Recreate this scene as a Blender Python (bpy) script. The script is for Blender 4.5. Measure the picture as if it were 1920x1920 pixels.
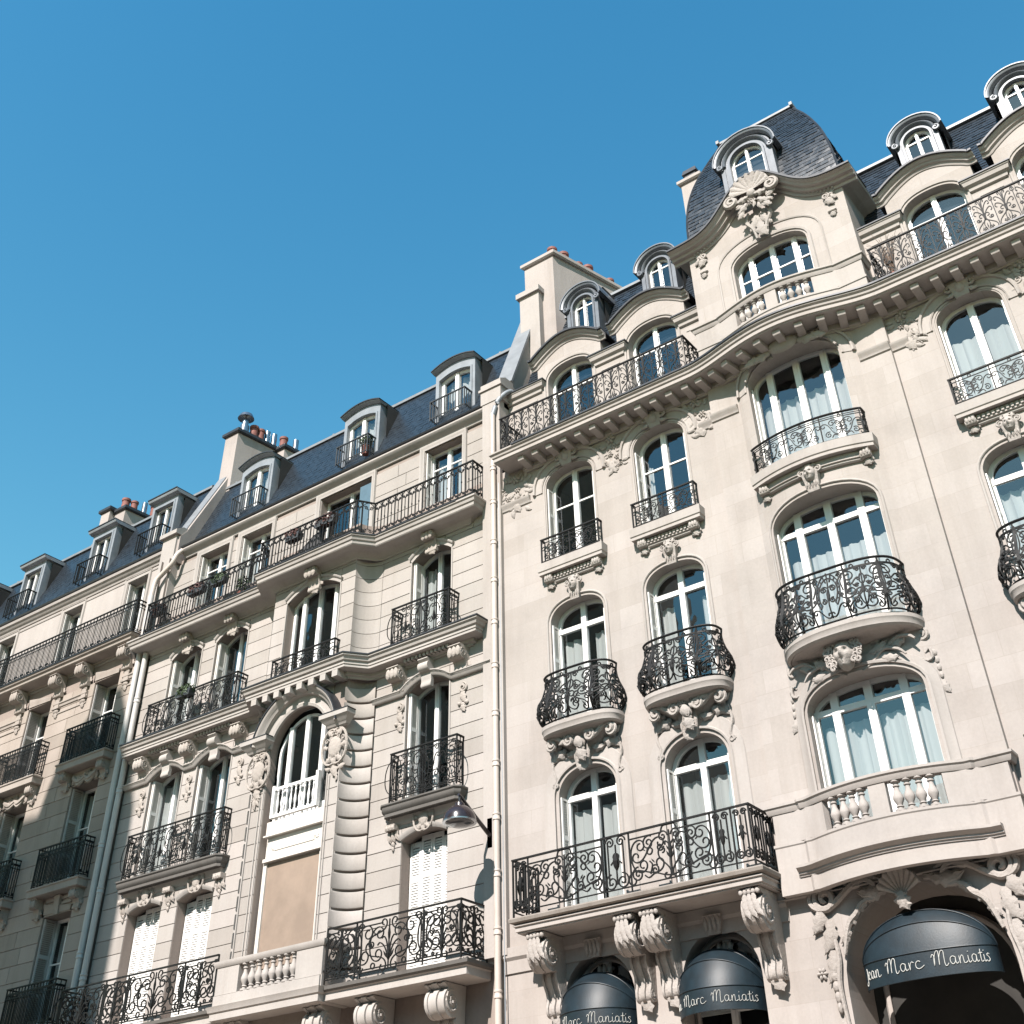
import bpy, math, random
import numpy as np
from mathutils import Vector, Matrix
R_ = math.radians
random.seed(7); rng = np.random.default_rng(7)
for o in list(bpy.data.objects): bpy.data.objects.remove(o)
SC = bpy.context.scene
COL = SC.collection

# ------------------------------------------------------------------ camera
cd = bpy.data.cameras.new('camera'); cam = bpy.data.objects.new('camera', cd); COL.objects.link(cam)
RW = ((0.80031266, -0.39431825, -0.45167773), (0.59930553, 0.50317428, 0.62261426), (-0.01823555, -0.76897904, 0.63901385))
cam.matrix_world = Matrix(((RW[0][0], -RW[0][1], -RW[0][2], 0.0), (RW[1][0], -RW[1][1], -RW[1][2], -18.5),
                           (RW[2][0], -RW[2][1], -RW[2][2], 1.6), (0, 0, 0, 1)))
cd.sensor_width = 36; cd.lens = 36 * 2194.1 / 1920; cd.shift_y = -310 / 1920
cd.clip_start = .1; cd.clip_end = 2000
SC.camera = cam
# ------------------------------------------------------------------ light
SUN_EL, SUN_AZ = R_(43), R_(7.5)            # azimuth from the street normal towards +x
to_sun = Vector((math.sin(SUN_AZ) * math.cos(SUN_EL), -math.cos(SUN_AZ) * math.cos(SUN_EL), math.sin(SUN_EL)))
W = bpy.data.worlds.new('World'); SC.world = W; W.use_nodes = True
nt = W.node_tree; bg = nt.nodes['Background']
sky = nt.nodes.new('ShaderNodeTexSky'); sky.sky_type = 'NISHITA'; sky.sun_disc = False
sky.sun_elevation = SUN_EL; sky.sun_rotation = math.atan2(to_sun.x, to_sun.y)
sky.air_density = 2.0; sky.dust_density = 0.5; sky.ozone_density = 3.0; sky.altitude = 50
tint = nt.nodes.new('ShaderNodeHueSaturation'); tint.inputs['Saturation'].default_value = 1.42
gain = nt.nodes.new('ShaderNodeMix'); gain.data_type = 'RGBA'; gain.blend_type = 'MULTIPLY'; gain.inputs[0].default_value = 1; gain.inputs[7].default_value = (.86, 1.07, .97, 1)
nt.links.new(sky.outputs[0], tint.inputs['Color']); nt.links.new(tint.outputs[0], gain.inputs[6]); nt.links.new(gain.outputs[2], bg.inputs[0])
bg.inputs[1].default_value = 0.080
sl = bpy.data.lights.new('sun', 'SUN'); so = bpy.data.objects.new('sun', sl); COL.objects.link(so)
sl.energy = 4.95; sl.angle = R_(0.5); sl.color = (1, .925, .87)
so.rotation_euler = to_sun.to_track_quat('Z', 'Y').to_euler(); so.location = (0, -30, 60)
SC.view_settings.view_transform = 'Standard'; SC.view_settings.look = 'None'
SC.view_settings.exposure = 1.20; SC.view_settings.gamma = 1; SC.view_settings.use_curve_mapping = False
SC.render.engine = 'CYCLES'
SC.cycles.max_bounces = 10; SC.cycles.diffuse_bounces = 7; SC.cycles.transparent_max_bounces = 8

# ------------------------------------------------------------------ materials
def newmat(name):
    m = bpy.data.materials.new(name); m.use_nodes = True
    t = m.node_tree; return m, t, t.nodes['Principled BSDF']
def nd(t, k, **kw):
    n = t.nodes.new('ShaderNode' + k)
    for a, v in kw.items(): setattr(n, a, v)
    return n
def noise(t, vec, scale, detail=4, rough=.6):
    n = nd(t, 'TexNoise'); n.inputs['Scale'].default_value = scale; n.inputs['Detail'].default_value = detail
    n.inputs['Roughness'].default_value = rough; t.links.new(vec, n.inputs['Vector']); return n.outputs['Fac']
def ramp(t, fac, stops):
    r = nd(t, 'ValToRGB'); e = r.color_ramp.elements
    while len(e) < len(stops): e.new(.5)
    for q, (p, c) in zip(e, stops): q.position = p; q.color = (*c, 1) if len(c) == 3 else c
    t.links.new(fac, r.inputs[0]); return r.outputs[0]
def mixc(t, fac, a, b, mode='MIX'):
    m = nd(t, 'Mix', data_type='RGBA', blend_type=mode)
    for s, v in ((0, fac), (6, a), (7, b)):
        if hasattr(v, 'is_output') or hasattr(v, 'links'): t.links.new(v, m.inputs[s])
        else: m.inputs[s].default_value = v if s == 0 else ((*v, 1) if len(v) == 3 else v)
    return m.outputs[2]
def mapping(t, scale=(1, 1, 1)):
    g = nd(t, 'NewGeometry'); mp = nd(t, 'Mapping'); mp.inputs['Scale'].default_value = scale
    t.links.new(g.outputs['Position'], mp.inputs[0]); return mp.outputs[0]
def bump(t, b, h, strength=.3, dist=.01):
    bp = nd(t, 'Bump'); bp.inputs['Strength'].default_value = strength; bp.inputs['Distance'].default_value = dist
    t.links.new(h, bp.inputs['Height']); t.links.new(bp.outputs[0], b.inputs['Normal'])
def stone(name, base, dark=.86, light=1.08, stain=.0, blocks=False, bs=.35, perblock=False):
    m, t, b = newmat(name); p = mapping(t)
    B = np.array(base)
    big = noise(t, p, .55, 5, .65)
    col = ramp(t, big, [(.32, B * dark), (.5, B), (.7, np.minimum(B * light, 1))])
    fine = noise(t, p, 22, 5, .7)
    col = mixc(t, .22, col, ramp(t, fine, [(.3, B * .7), (.7, B * 1.15)]))
    st = noise(t, mapping(t, (2.2, 2.2, .22)), 1.0, 5, .7)                      # rain streaks
    col = mixc(t, ramp(t, st, [(.47, (0, 0, 0)), (.74, (.30 + stain,) * 3)]), col, B * np.array((.62, .585, .55)))
    if blocks:
        br = nd(t, 'TexBrick'); sx = nd(t, 'SeparateXYZ'); cx = nd(t, 'CombineXYZ')
        t.links.new(p, sx.inputs[0]); t.links.new(sx.outputs[0], cx.inputs[0]); t.links.new(sx.outputs[2], cx.inputs[1])
        t.links.new(cx.outputs[0], br.inputs['Vector'])
        br.inputs['Color1'].default_value = (.86, .84, .82, 1); br.inputs['Color2'].default_value = (1.08, 1.08, 1.1, 1)
        br.inputs['Mortar'].default_value = (.80, .77, .74, 1)
        br.inputs['Scale'].default_value = 1; br.inputs['Mortar Size'].default_value = .006; br.inputs['Mortar Smooth'].default_value = .3
        br.inputs['Brick Width'].default_value = 1.15; br.inputs['Row Height'].default_value = .43
        col = mixc(t, .48, col, mixc(t, 1, col, br.outputs['Color'], 'MULTIPLY'))
    if perblock:                                                                # each block has its own tone
        oi = nd(t, 'ObjectInfo'); col = mixc(t, 1, col, ramp(t, oi.outputs['Random'], [(.0, (.86, .85, .83)), (.5, (.98, .98, .97)), (1, (1.06, 1.05, 1.05))]), 'MULTIPLY')
    t.links.new(col, b.inputs['Base Color']); b.inputs['Roughness'].default_value = .88
    b.inputs['Specular IOR Level'].default_value = .25
    if bs > .45:
        ad = nd(t, 'Math', operation='ADD'); mu = nd(t, 'Math', operation='MULTIPLY'); mu.inputs[1].default_value = 3.5
        t.links.new(noise(t, p, 17, 3, .6), mu.inputs[0]); t.links.new(mu.outputs[0], ad.inputs[0]); t.links.new(noise(t, p, 55, 6, .75), ad.inputs[1]); bump(t, b, ad.outputs[0], .45, .012)
    else: bump(t, b, noise(t, p, 55, 6, .75), bs, .006)
    return m
def simple(name, col, rough=.5, metal=0, var=.12, nscale=6, bs=.0, spec=.5):
    m, t, b = newmat(name); p = mapping(t); B = np.array(col)
    c = ramp(t, noise(t, p, nscale, 4, .65), [(.3, B * (1 - var)), (.7, np.minimum(B * (1 + var), 1))])
    t.links.new(c, b.inputs['Base Color']); b.inputs['Roughness'].default_value = rough; b.inputs['Metallic'].default_value = metal
    b.inputs['Specular IOR Level'].default_value = spec
    if bs: bump(t, b, noise(t, p, 40, 4, .7), bs, .004)
    return m
M = {}
M['stoneC'] = stone('limestone_smooth', (0.309, 0.280, 0.259), blocks=True)
M['trimC'] = stone('limestone_trim', (0.315, 0.287, 0.267), stain=.1)
M['carveC'] = stone('limestone_carved', (0.305, 0.277, 0.256), stain=.18, bs=.5)
M['stoneB'] = stone('limestone_ashlar', (0.315, 0.290, 0.271), dark=.92, perblock=True)
M['trimB'] = stone('limestone_ashlar_trim', (0.322, 0.298, 0.278), stain=.05)
M['carveB'] = stone('limestone_ashlar_carved', (0.318, 0.284, 0.256), stain=.15, bs=.5)
M['stoneA'] = stone('limestone_grey', (0.280, 0.242, 0.212), stain=.1, perblock=True)
M['trimA'] = stone('limestone_grey_trim', (0.280, 0.246, 0.219), stain=.18)
M['edgeC'] = stone('weathered_slab_edge', (0.195, 0.172, 0.152), dark=.6, stain=.5)
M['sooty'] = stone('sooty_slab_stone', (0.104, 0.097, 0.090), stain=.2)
M['mortar'] = stone('recessed_mortar', (0.238, 0.198, 0.175))
M['render'] = stone('chimney_render', (0.304, 0.271, 0.252), stain=.15)
M['zinc'] = simple('zinc_sheet', (0.189, 0.206, 0.224), .5, .1, .16, 3)
M['zincC'] = simple('dormer_zinc', (0.105, 0.115, 0.130), .45, .15, .2, 3)
M['zincd'] = simple('dark_zinc_flashing', (0.025, 0.027, 0.032), .5, .2, .3, 5)
M['zincl'] = simple('pale_zinc_cover', (0.168, 0.175, 0.182), .5, .1, .16, 3)
M['slate'] = simple('slate', (0.011, 0.016, 0.022), .36, 0, .5, 9, .3, .5)
M['iron'] = simple('black_iron', (0.006, 0.006, 0.006), .6, 0, .3, 12, 0, .25)
M['iron2'] = simple('grey_iron', (0.032, 0.035, 0.038), .5, 0, .3, 12)
M['white'] = simple('white_paint', (0.608, 0.601, 0.585), .38, 0, .05, 4)
M['shut'] = simple('shutter_paint', (0.577, 0.562, 0.538), .5, 0, .06, 4)
M['bluepaint'] = simple('blue_grey_paint', (0.070, 0.119, 0.154), .45, 0, .1, 4)
M['terra'] = simple('terracotta', (0.161, 0.056, 0.042), .75, 0, .3, 6)
M['steel'] = simple('galvanised_steel', (0.294, 0.301, 0.315), .25, .9, .1, 8)
M['awning'] = simple('navy_canvas', (0.0055, 0.013, 0.019), .5, 0, .35, 5, .4, .4)
M['ivory'] = simple('ivory_lettering', (0.390, 0.390, 0.367), .6, 0, .1, 8)
M['lamp'] = simple('dark_lamp_enamel', (0.020, 0.015, 0.017), .22, 0, .2, 8)
M['pipe'] = simple('painted_pipe', (0.406, 0.351, 0.312), .5, 0, .07, 3)
M['pipeg'] = simple('grey_painted_pipe', (0.40, 0.38, 0.365), .5, 0, .08, 3)
M['blind'] = simple('tan_roller_blind', (0.215, 0.163, 0.125), .8, 0, .16, 1.4)
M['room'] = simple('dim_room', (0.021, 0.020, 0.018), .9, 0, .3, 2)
M['panel'] = simple('pale_painted_panel', (0.515, 0.484, 0.445), .5, 0, .05, 3)
M['leaf'] = simple('foliage', (0.035, 0.059, 0.021), .6, 0, .5, 14)
M['rust'] = simple('dry_red_foliage', (0.063, 0.025, 0.021), .7, 0, .5, 14)
M['twig'] = simple('dry_twigs', (0.112, 0.077, 0.056), .8, 0, .3, 14)
M['cloth'] = simple('dark_grey_canvas', (0.035, 0.036, 0.039), .8, 0, .15, 8)
M['asph'] = simple('asphalt', (0.20, 0.165, 0.14), .9, 0, .2, 30, .4)
M['pave'] = simple('pavement_slab', (0.42, 0.35, 0.29), .85, 0, .15, 8, .3)
def cloth_mat():
    m, t, b = newmat('sheer_curtain'); b.inputs['Base Color'].default_value = (.58, .57, .56, 1); b.inputs['Roughness'].default_value = .9
    out = [n for n in t.nodes if n.type == 'OUTPUT_MATERIAL'][0]
    tr = nd(t, 'BsdfTranslucent'); tr.inputs[0].default_value = (.6, .62, .66, 1); mx = nd(t, 'MixShader'); mx.inputs[0].default_value = .3
    t.links.new(b.outputs[0], mx.inputs[1]); t.links.new(tr.outputs[0], mx.inputs[2]); t.links.new(mx.outputs[0], out.inputs[0]); return m
M['curtain'] = cloth_mat()
def glass_mat():
    m = bpy.data.materials.new('window_glass'); m.use_nodes = True; t = m.node_tree; t.nodes.clear()
    out = nd(t, 'OutputMaterial'); gl = nd(t, 'BsdfGlossy'); gl.inputs['Roughness'].default_value = .015
    gl.inputs['Color'].default_value = (.92, .96, 1, 1)
    tr = nd(t, 'BsdfTransparent'); tr.inputs[0].default_value = (.80, .84, .84, 1)
    fr = nd(t, 'Fresnel'); gg = nd(t, 'NewGeometry'); im = nd(t, 'Mix', data_type='FLOAT')   # same reflectance from both sides of the sheet
    im.inputs[2].default_value = 2.1; im.inputs[3].default_value = 1 / 2.1; t.links.new(gg.outputs['Backfacing'], im.inputs[0]); t.links.new(im.outputs[0], fr.inputs[0])
    g = mapping(t); nz = noise(t, g, 1.3, 2, .5); bp = nd(t, 'Bump'); bp.inputs['Strength'].default_value = .08; bp.inputs['Distance'].default_value = .05
    t.links.new(nz, bp.inputs['Height']); t.links.new(bp.outputs[0], gl.inputs['Normal'])
    mx = nd(t, 'MixShader'); t.links.new(fr.outputs[0], mx.inputs[0]); t.links.new(tr.outputs[0], mx.inputs[1]); t.links.new(gl.outputs[0], mx.inputs[2])
    t.links.new(mx.outputs[0], out.inputs[0]); return m
M['glass'] = glass_mat()

# ------------------------------------------------------------------ objects
WM = {}
def thing(name, label, cat, loc=(0, 0, 0), group=None):
    o = bpy.data.objects.new(name, None); COL.objects.link(o); o.location = loc; o.empty_display_size = .5
    WM[o] = Matrix.Translation(loc); tag(o, label, cat, group); return o
def tag(o, label, cat, group=None):
    o['label'] = label; o['category'] = cat
    if group: o['group'] = group
def place(name, me, parent=None, loc=(0, 0, 0), rz=0, scale=None, mat4=None, kind=None, label=None):
    o = bpy.data.objects.new(name, me); COL.objects.link(o)
    if mat4 is not None: o.matrix_basis = mat4; wm = mat4
    else:
        o.location = loc; o.rotation_euler = (0, 0, rz); wm = Matrix.Translation(loc) @ Matrix.Rotation(rz, 4, 'Z')
        if scale: o.scale = scale; wm = wm @ Matrix.Diagonal((*scale, 1))
    WM[o] = wm
    if parent is not None:
        o.parent = parent; o.matrix_parent_inverse = WM[parent].inverted()
    if kind: o['kind'] = kind
    if label: o['label'] = label
    return o
class MB:
    def __init__(s): s.v = []; s.f = []
    def add(s, v, f):
        n = len(s.v); s.v.extend([tuple(map(float, q)) for q in v]); s.f.extend([tuple(i + n for i in q) for q in f])
    def mesh(s, name, mat, smooth=35):
        me = bpy.data.meshes.new(name); me.from_pydata(s.v, [], s.f); me.materials.append(M[mat] if isinstance(mat, str) else mat)
        if smooth:
            me.polygons.foreach_set('use_smooth', np.ones(len(me.polygons), bool)); me.set_sharp_from_angle(angle=R_(smooth))
        me.update(); return me
    def build(s, name, mat, parent=None, smooth=35, **kw):
        return place(name, s.mesh(name, mat, smooth), parent, **kw)
    # ---- solids
    def box(s, x0, x1, y0, y1, z0, z1):
        s.add([(x0, y0, z0), (x1, y0, z0), (x1, y1, z0), (x0, y1, z0), (x0, y0, z1), (x1, y0, z1), (x1, y1, z1), (x0, y1, z1)],
              [(0, 3, 2, 1), (4, 5, 6, 7), (0, 1, 5, 4), (1, 2, 6, 5), (2, 3, 7, 6), (3, 0, 4, 7)])
    def chbox(s, x0, x1, z0, z1, yf, yb, b=.012):
        s.add([(x0 + b, yf, z0 + b), (x1 - b, yf, z0 + b), (x1 - b, yf, z1 - b), (x0 + b, yf, z1 - b),
               (x0, yf + b, z0), (x1, yf + b, z0), (x1, yf + b, z1), (x0, yf + b, z1), (x0, yb, z0), (x1, yb, z0), (x1, yb, z1), (x0, yb, z1)],
              [(0, 1, 2, 3), (4, 5, 1, 0), (5, 6, 2, 1), (6, 7, 3, 2), (7, 4, 0, 3), (8, 9, 5, 4), (9, 10, 6, 5), (10, 11, 7, 6), (11, 8, 4, 7)])
    def prism(s, poly, a0, a1, plane='xz'):
        n = len(poly); mk = {'xz': lambda p, a: (p[0], a, p[1]), 'yz': lambda p, a: (a, p[0], p[1]), 'xy': lambda p, a: (p[0], p[1], a)}[plane]
        s.add([mk(p, a0) for p in poly] + [mk(p, a1) for p in poly],
              [tuple(range(n)), tuple(range(2 * n - 1, n - 1, -1))] + [(i, i + n, (i + 1) % n + n, (i + 1) % n) for i in range(n)])
    def grid(s, P, nu, nv, cu=False):
        """P: list of nu*nv points, row-major"""
        f = []
        for i in range(nu if cu else nu - 1):
            for j in range(nv - 1):
                a = i * nv + j; b = ((i + 1) % nu) * nv + j; f.append((a, b, b + 1, a + 1))
        s.add(P, f)
    def sweep(s, rings, closed=True, cap=True):
        """rings: list of equal-length point lists"""
        n = len(rings[0]); v = [p for r in rings for p in r]; f = []
        for i in range(len(rings) - 1):
            for j in range(n if closed else n - 1):
                k = (j + 1) % n; f.append((i * n + j, i * n + k, (i + 1) * n + k, (i + 1) * n + j))
        if cap and closed: f.append(tuple(range(n - 1, -1, -1))); f.append(tuple(range((len(rings) - 1) * n, len(rings) * n)))
        s.add(v, f)
    def tube(s, pts, r, sides=4, cap=True, flat=1.0, rot=.785):
        P = np.asarray(pts, float); n = len(P); rr = np.broadcast_to(np.asarray(r, float), (n,))
        T = np.gradient(P, axis=0); T /= np.maximum(np.linalg.norm(T, axis=1), 1e-9)[:, None]
        ref = np.array([0, 1., 0]) if np.abs(T[:, 1]).max() < .95 else np.array([.3, .2, 1.])
        U = np.cross(T, ref); U /= np.maximum(np.linalg.norm(U, axis=1), 1e-9)[:, None]; V = np.cross(U, T)
        a = np.arange(sides) * 2 * math.pi / sides + rot
        ring = P[:, None] + (U[:, None] * np.cos(a)[None, :, None] + V[:, None] * np.sin(a)[None, :, None] * flat) * rr[:, None, None]
        f = []
        for i in range(n - 1):
            for j in range(sides):
                k = (j + 1) % sides; f.append((i * sides + j, i * sides + k, (i + 1) * sides + k, (i + 1) * sides + j))
        if cap: f += [tuple(range(sides - 1, -1, -1)), tuple(range((n - 1) * sides, n * sides))]
        s.add(ring.reshape(-1, 3).tolist(), f)
    def lathe(s, c, prof, n=12, axis='z', capb=True):
        rings = []
        for r, h in prof:
            q = []
            for i in range(n):
                a = 2 * math.pi * i / n; x, y = r * math.cos(a), r * math.sin(a)
                q.append((c[0] + x, c[1] + y, c[2] + h) if axis == 'z' else (c[0] + x, c[1] - h, c[2] + y))
            rings.append(q)
        s.sweep(rings, True, capb)
    # ---- mouldings
    def cornice(s, path, prof, cap=True):
        """extrude profile [(out, z)] along a plan path [(x,y)]; out is to the right of travel"""
        P = np.asarray(path, float); n = len(P); d = np.diff(P, axis=0); d /= np.linalg.norm(d, axis=1)[:, None]
        nn = np.stack([d[:, 1], -d[:, 0]], 1); rings = []
        for i in range(n):
            a = nn[max(i - 1, 0)]; b = nn[min(i, n - 2)]; m = a + b; m /= max(np.linalg.norm(m), 1e-6); m = m / max(np.dot(m, a), .25)
            rings.append([(P[i, 0] + m[0] * o, P[i, 1] + m[1] * o, z) for o, z in prof])
        s.sweep(rings, True, cap)
    def archi(s, path, prof, y0=lambda x: 0., cap=True, closed=False):
        """profile [(u,w)]: u in-plane away from the opening (left of travel), w out of the wall"""
        P = np.asarray(path, float); d = np.diff(P, axis=0); d /= np.maximum(np.linalg.norm(d, axis=1), 1e-9)[:, None]; rings = []
        nn = np.stack([-d[:, 1], d[:, 0]], 1)
        for i in range(len(P)):
            a = nn[max(i - 1, 0)]; b = nn[min(i, len(P) - 2)]; m = a + b; m /= max(np.linalg.norm(m), 1e-6); m = m / max(np.dot(m, a), .4)
            rings.append([(P[i, 0] + m[0] * u, y0(P[i, 0] + m[0] * u) - w, P[i, 1] + m[1] * u) for u, w in prof])
        s.sweep(rings, True, cap)

# ------------------------------------------------------------------ openings and walls
class Op:
    """wall opening: centre, half width, sill, springing, rise, exponent of the head curve"""
    def __init__(s, c, hw, z0, zs, rise, n=2.0): s.c, s.hw, s.z0, s.zs, s.rise, s.n = c, hw, z0, zs, rise, n
    def head(s, x):
        u = min(1, abs(x - s.c) / s.hw); return s.zs + (s.rise * max(0, 1 - u ** s.n) ** (1 / s.n) if s.n < 90 else s.rise * (1 - u * u))
    def xs(s, k=18):
        if s.rise == 0: return [s.c - s.hw, s.c + s.hw]
        if s.n > 90: return [s.c + s.hw * (2 * i / 10 - 1) for i in range(11)]
        return [s.c - s.hw * math.cos(math.pi * i / k) for i in range(k + 1)]
    def outline(s, off=0, z0=None, k=18):
        o = Op(s.c, s.hw + off, s.z0 if z0 is None else z0, s.zs, s.rise + (off if s.rise else 0), s.n)
        p = [(x, o.head(x)) for x in o.xs(k)]
        if off and s.n > 90: p = [(s.c + (x - s.c), z) for x, z in p]
        return [(p[0][0], o.z0)] + ([] if p[0][1] - o.z0 < .01 else []) + p + [(p[-1][0], o.z0)]
    def shrink(s, d): return Op(s.c, s.hw - d, s.z0, s.zs, max(s.rise - (d if s.rise else 0), .0) if s.rise else 0, s.n) if s.rise else Op(s.c, s.hw - d, s.z0, s.zs - d, 0, s.n)
def wall(mb, x0, x1, z0, z1, ops, y=lambda x: 0., extra=(), top=None):
    X = {x0, x1, *[e for e in extra if x0 < e < x1]}
    for o in ops: X.update(x for x in o.xs() if x0 <= x <= x1)
    X = sorted(X); X = [a for i, a in enumerate(X) if i == 0 or a - X[i - 1] > 1e-5]
    tp = top or (lambda x: z1)
    for a, b in zip(X, X[1:]):
        m = (a + b) / 2; cur = (z0, z0)
        q = sorted([o for o in ops if o.c - o.hw < m < o.c + o.hw], key=lambda o: o.z0)
        segs = []
        for o in q: segs.append((cur, (o.z0, o.z0))); cur = (o.head(a), o.head(b))
        segs.append((cur, (tp(a), tp(b))))
        for (l0, l1), (h0, h1) in segs:
            if h0 - l0 < 1e-4 and h1 - l1 < 1e-4: continue
            mb.add([(a, y(a), l0), (b, y(b), l1), (b, y(b), h1), (a, y(a), h0)], [(0, 1, 2, 3)])
def reveal(mb, o, yf, yb, sill=True):
    """jambs, soffit and sill of an opening from the wall face to depth yb"""
    P = o.outline(); yy = yf if callable(yf) else (lambda x: yf)
    for (xa, za), (xb, zb) in zip(P, P[1:]):
        mb.add([(xa, yy(xa), za), (xb, yy(xb), zb), (xb, yb, zb), (xa, yb, za)], [(0, 1, 2, 3)])
    if sill: mb.add([(P[0][0], yy(P[0][0]), o.z0), (P[-1][0], yy(P[-1][0]), o.z0), (P[-1][0], yb, o.z0), (P[0][0], yb, o.z0)], [(0, 1, 2, 3)])
def window(par, o, y, leaves=2, transom=None, bars=(), mull=.115, fw=.075, curtain=None, mat='white', room=1.3, ctop=None, side=False, name='window', cmat='curtain'):
    """french window in plane y: frame > panes, curtain, room; leaves = number of lights across"""
    mb = MB()
    P = o.outline(); mb.archi(P, [(-fw, 0), (0, 0), (0, .07), (-fw, .07)], lambda x: y + .07)
    x0, x1 = o.c - o.hw, o.c + o.hw
    mb.box(x0 + fw, x1 - fw, y + .005, y + .065, o.z0 + .001, o.z0 + .16)
    if side:      # wide window: narrow fixed lights at both sides
        ws = (x1 - x0); edges = [x0, x0 + ws * .2, o.c, x1 - ws * .2, x1]
    else: edges = [x0 + (x1 - x0) * i / leaves for i in range(leaves + 1)]
    for i, e in enumerate(edges[1:-1]):
        mb.box(e - mull / 2, e + mull / 2, y - .02, y + .062, o.z0, o.head(e) - .01)
        mb.box(e - .018, e + .018, y - .035, y - .018, o.z0 + .1, (transom or o.head(e)) - .03)
    if transom: mb.box(x0 + .01, x1 - .01, y - .015, y + .058, transom - .05, transom + .05)
    for bz in bars: mb.box(x0 + .02, x1 - .02, y + .008, y + .05, bz - .018, bz + .018)
    w = mb.build(name, mat, par, 30)
    for a, b in zip(edges, edges[1:]):
        zz = [o.z0 + .1] + ([transom] if transom else []) + [None]
        for k in range(len(zz) - 1):
            lo, hi = zz[k], zz[k + 1]; X = [a] + [x for x in o.xs() if a < x < b] + [b]
            if hi is None: top = [(x, max(lo + .01, o.head(x) - .02)) for x in X]
            else: top = [(a, min(hi, max(lo + .01, o.head(a)))), (b, min(hi, max(lo + .01, o.head(b))))]
            poly = [(top[0][0], lo), (top[-1][0], lo)] + top[::-1]
            ta, tb = rng.uniform(-.014, .014, 2); g = MB(); g.add([(px, y + .03 + ta * (px - (a + b) / 2) + tb * (pz - lo - .5), pz) for px, pz in poly], [tuple(range(len(poly)))]); g.build('pane', 'glass', w, 0)
    if curtain is not None:
        c = MB()
        for (a, b) in ([(x0 + .06, o.c - .02 - curtain), (o.c + .02 + curtain, x1 - .06)]):
            n = max(8, int((b - a) / .035)); zt = ctop or (transom or o.zs)
            ph = rng.uniform(0, 6); P = []
            for i in range(n + 1):
                x = a + (b - a) * i / n; yy = y + .2 + .03 * math.sin(i * 1.05 + ph) + .012 * math.sin(i * 2.3 + ph)
                zq = zt - .10 + .05 * abs(math.sin(i * .45 + ph)) if ctop is None else zt
                P += [(x, yy, o.z0 + .02), (x, yy, (o.z0 + zt) / 2), (x, yy, min(zq, o.head(x) - .02))]
            c.grid(P, n + 1, 3)
        c.build('curtain', cmat, w, 60)
    rm = MB(); X0, X1, Z0, Z1, Y0, Y1 = x0 - .25, x1 + .25, o.z0 - .05, o.zs + o.rise + .15, y + .075, y + room
    rm.add([(X0, Y0, Z0), (X1, Y0, Z0), (X1, Y1, Z0), (X0, Y1, Z0), (X0, Y0, Z1), (X1, Y0, Z1), (X1, Y1, Z1), (X0, Y1, Z1)],
           [(0, 1, 2, 3), (7, 6, 5, 4), (2, 6, 7, 3), (0, 3, 7, 4), (1, 5, 6, 2)])
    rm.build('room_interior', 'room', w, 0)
    return w
def shutter(par, x, ya, yb, z0, z1, sgn=1, mat='shut'):
    """louvred leaf folded back into the jamb, in the plane x"""
    t = .028; mb = MB(); w = yb - ya; xa, xb = sorted((x, x + sgn * t))
    mb.box(xa, xb, ya, ya + .045, z0, z1); mb.box(xa, xb, yb - .045, yb, z0, z1)
    n = 3
    for k in range(n + 1):
        zc = z0 + (z1 - z0) * k / n; mb.box(xa + .001, xb - .001, ya + .045, yb - .045, max(z0, zc - .04), min(z1, zc + .04))
    s = mb.build('shutter', mat, par, 0)
    lv = MB(); z = z0 + .06
    while z < z1 - .06:
        lv.add([(xa + .004, ya + .045, z), (xb - .004, ya + .045, z + .028 * sgn), (xb - .004, yb - .045, z + .028 * sgn), (xa + .004, yb - .045, z)], [(0, 1, 2, 3)]); z += .045
    lv.build('louvres', mat, s, 0, kind='stuff')
def shutter_closed(par, x0, x1, z0, top, y, mat='shut'):
    """pair of closed louvred shutters in the plane y"""
    n = 4; w = (x1 - x0) / n
    for i in range(n):
        a, b = x0 + w * i + .004, x0 + w * (i + 1) - .004; zt = min(top(a), top(b)); mb = MB()
        mb.box(a, a + .05, y, y + .03, z0, zt); mb.box(b - .05, b, y, y + .03, z0, zt)
        for zc in (z0 + .05, z0 + (zt - z0) * .36, z0 + (zt - z0) * .72, zt - .05): mb.box(a + .05, b - .05, y + .002, y + .028, zc - .05, zc + .05)
        s = mb.build('shutter', mat, par, 0); lv = MB(); z = z0 + .12
        while z < zt - .12:
            lv.add([(a + .05, y + .004, z), (b - .05, y + .004, z), (b - .05, y + .022, z + .047), (a + .05, y + .022, z + .047)], [(0, 1, 2, 3)]); z += .05
        lv.build('louvres', mat, s, 0, kind='stuff')
# ------------------------------------------------------------------ wrought iron
def cscroll(p0, p1, kind='C', turn=1.1, p=3.0, flip=1, n=44, base=.25):
    """scroll whose two eyes lie at p0 and p1"""
    p = 1.0 + .12 * p; turn *= .92
    u = np.linspace(-1, 1, n); s = np.sign(u) * np.abs(u) ** .8
    sm = (s[1:] + s[:-1]) / 2; ds = np.diff(s); c = turn * 2 * math.pi * (p + 1)
    k = c * np.abs(sm) ** p; k = k * np.sign(sm) if kind == 'S' else k + base * 2 * math.pi
    th = np.concatenate([[0], np.cumsum(k * ds)]); thm = (th[1:] + th[:-1]) / 2
    z = np.concatenate([[0], np.cumsum(np.exp(1j * thm * flip) * ds)])
    a, b = complex(*p0), complex(*p1); z = a + (z - z[0]) * (b - a) / (z[-1] - z[0])
    return np.stack([z.real, z.imag], 1)
def spiral(c, r, turns, a0, flip=1, r1=.15, n=26):
    t = np.linspace(0, 1, n); a = a0 + flip * turns * 2 * math.pi * t; rr = r * (1 - t) + r * r1 * t
    return np.stack([c[0] + rr * np.cos(a), c[1] + rr * np.sin(a)], 1)
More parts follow.
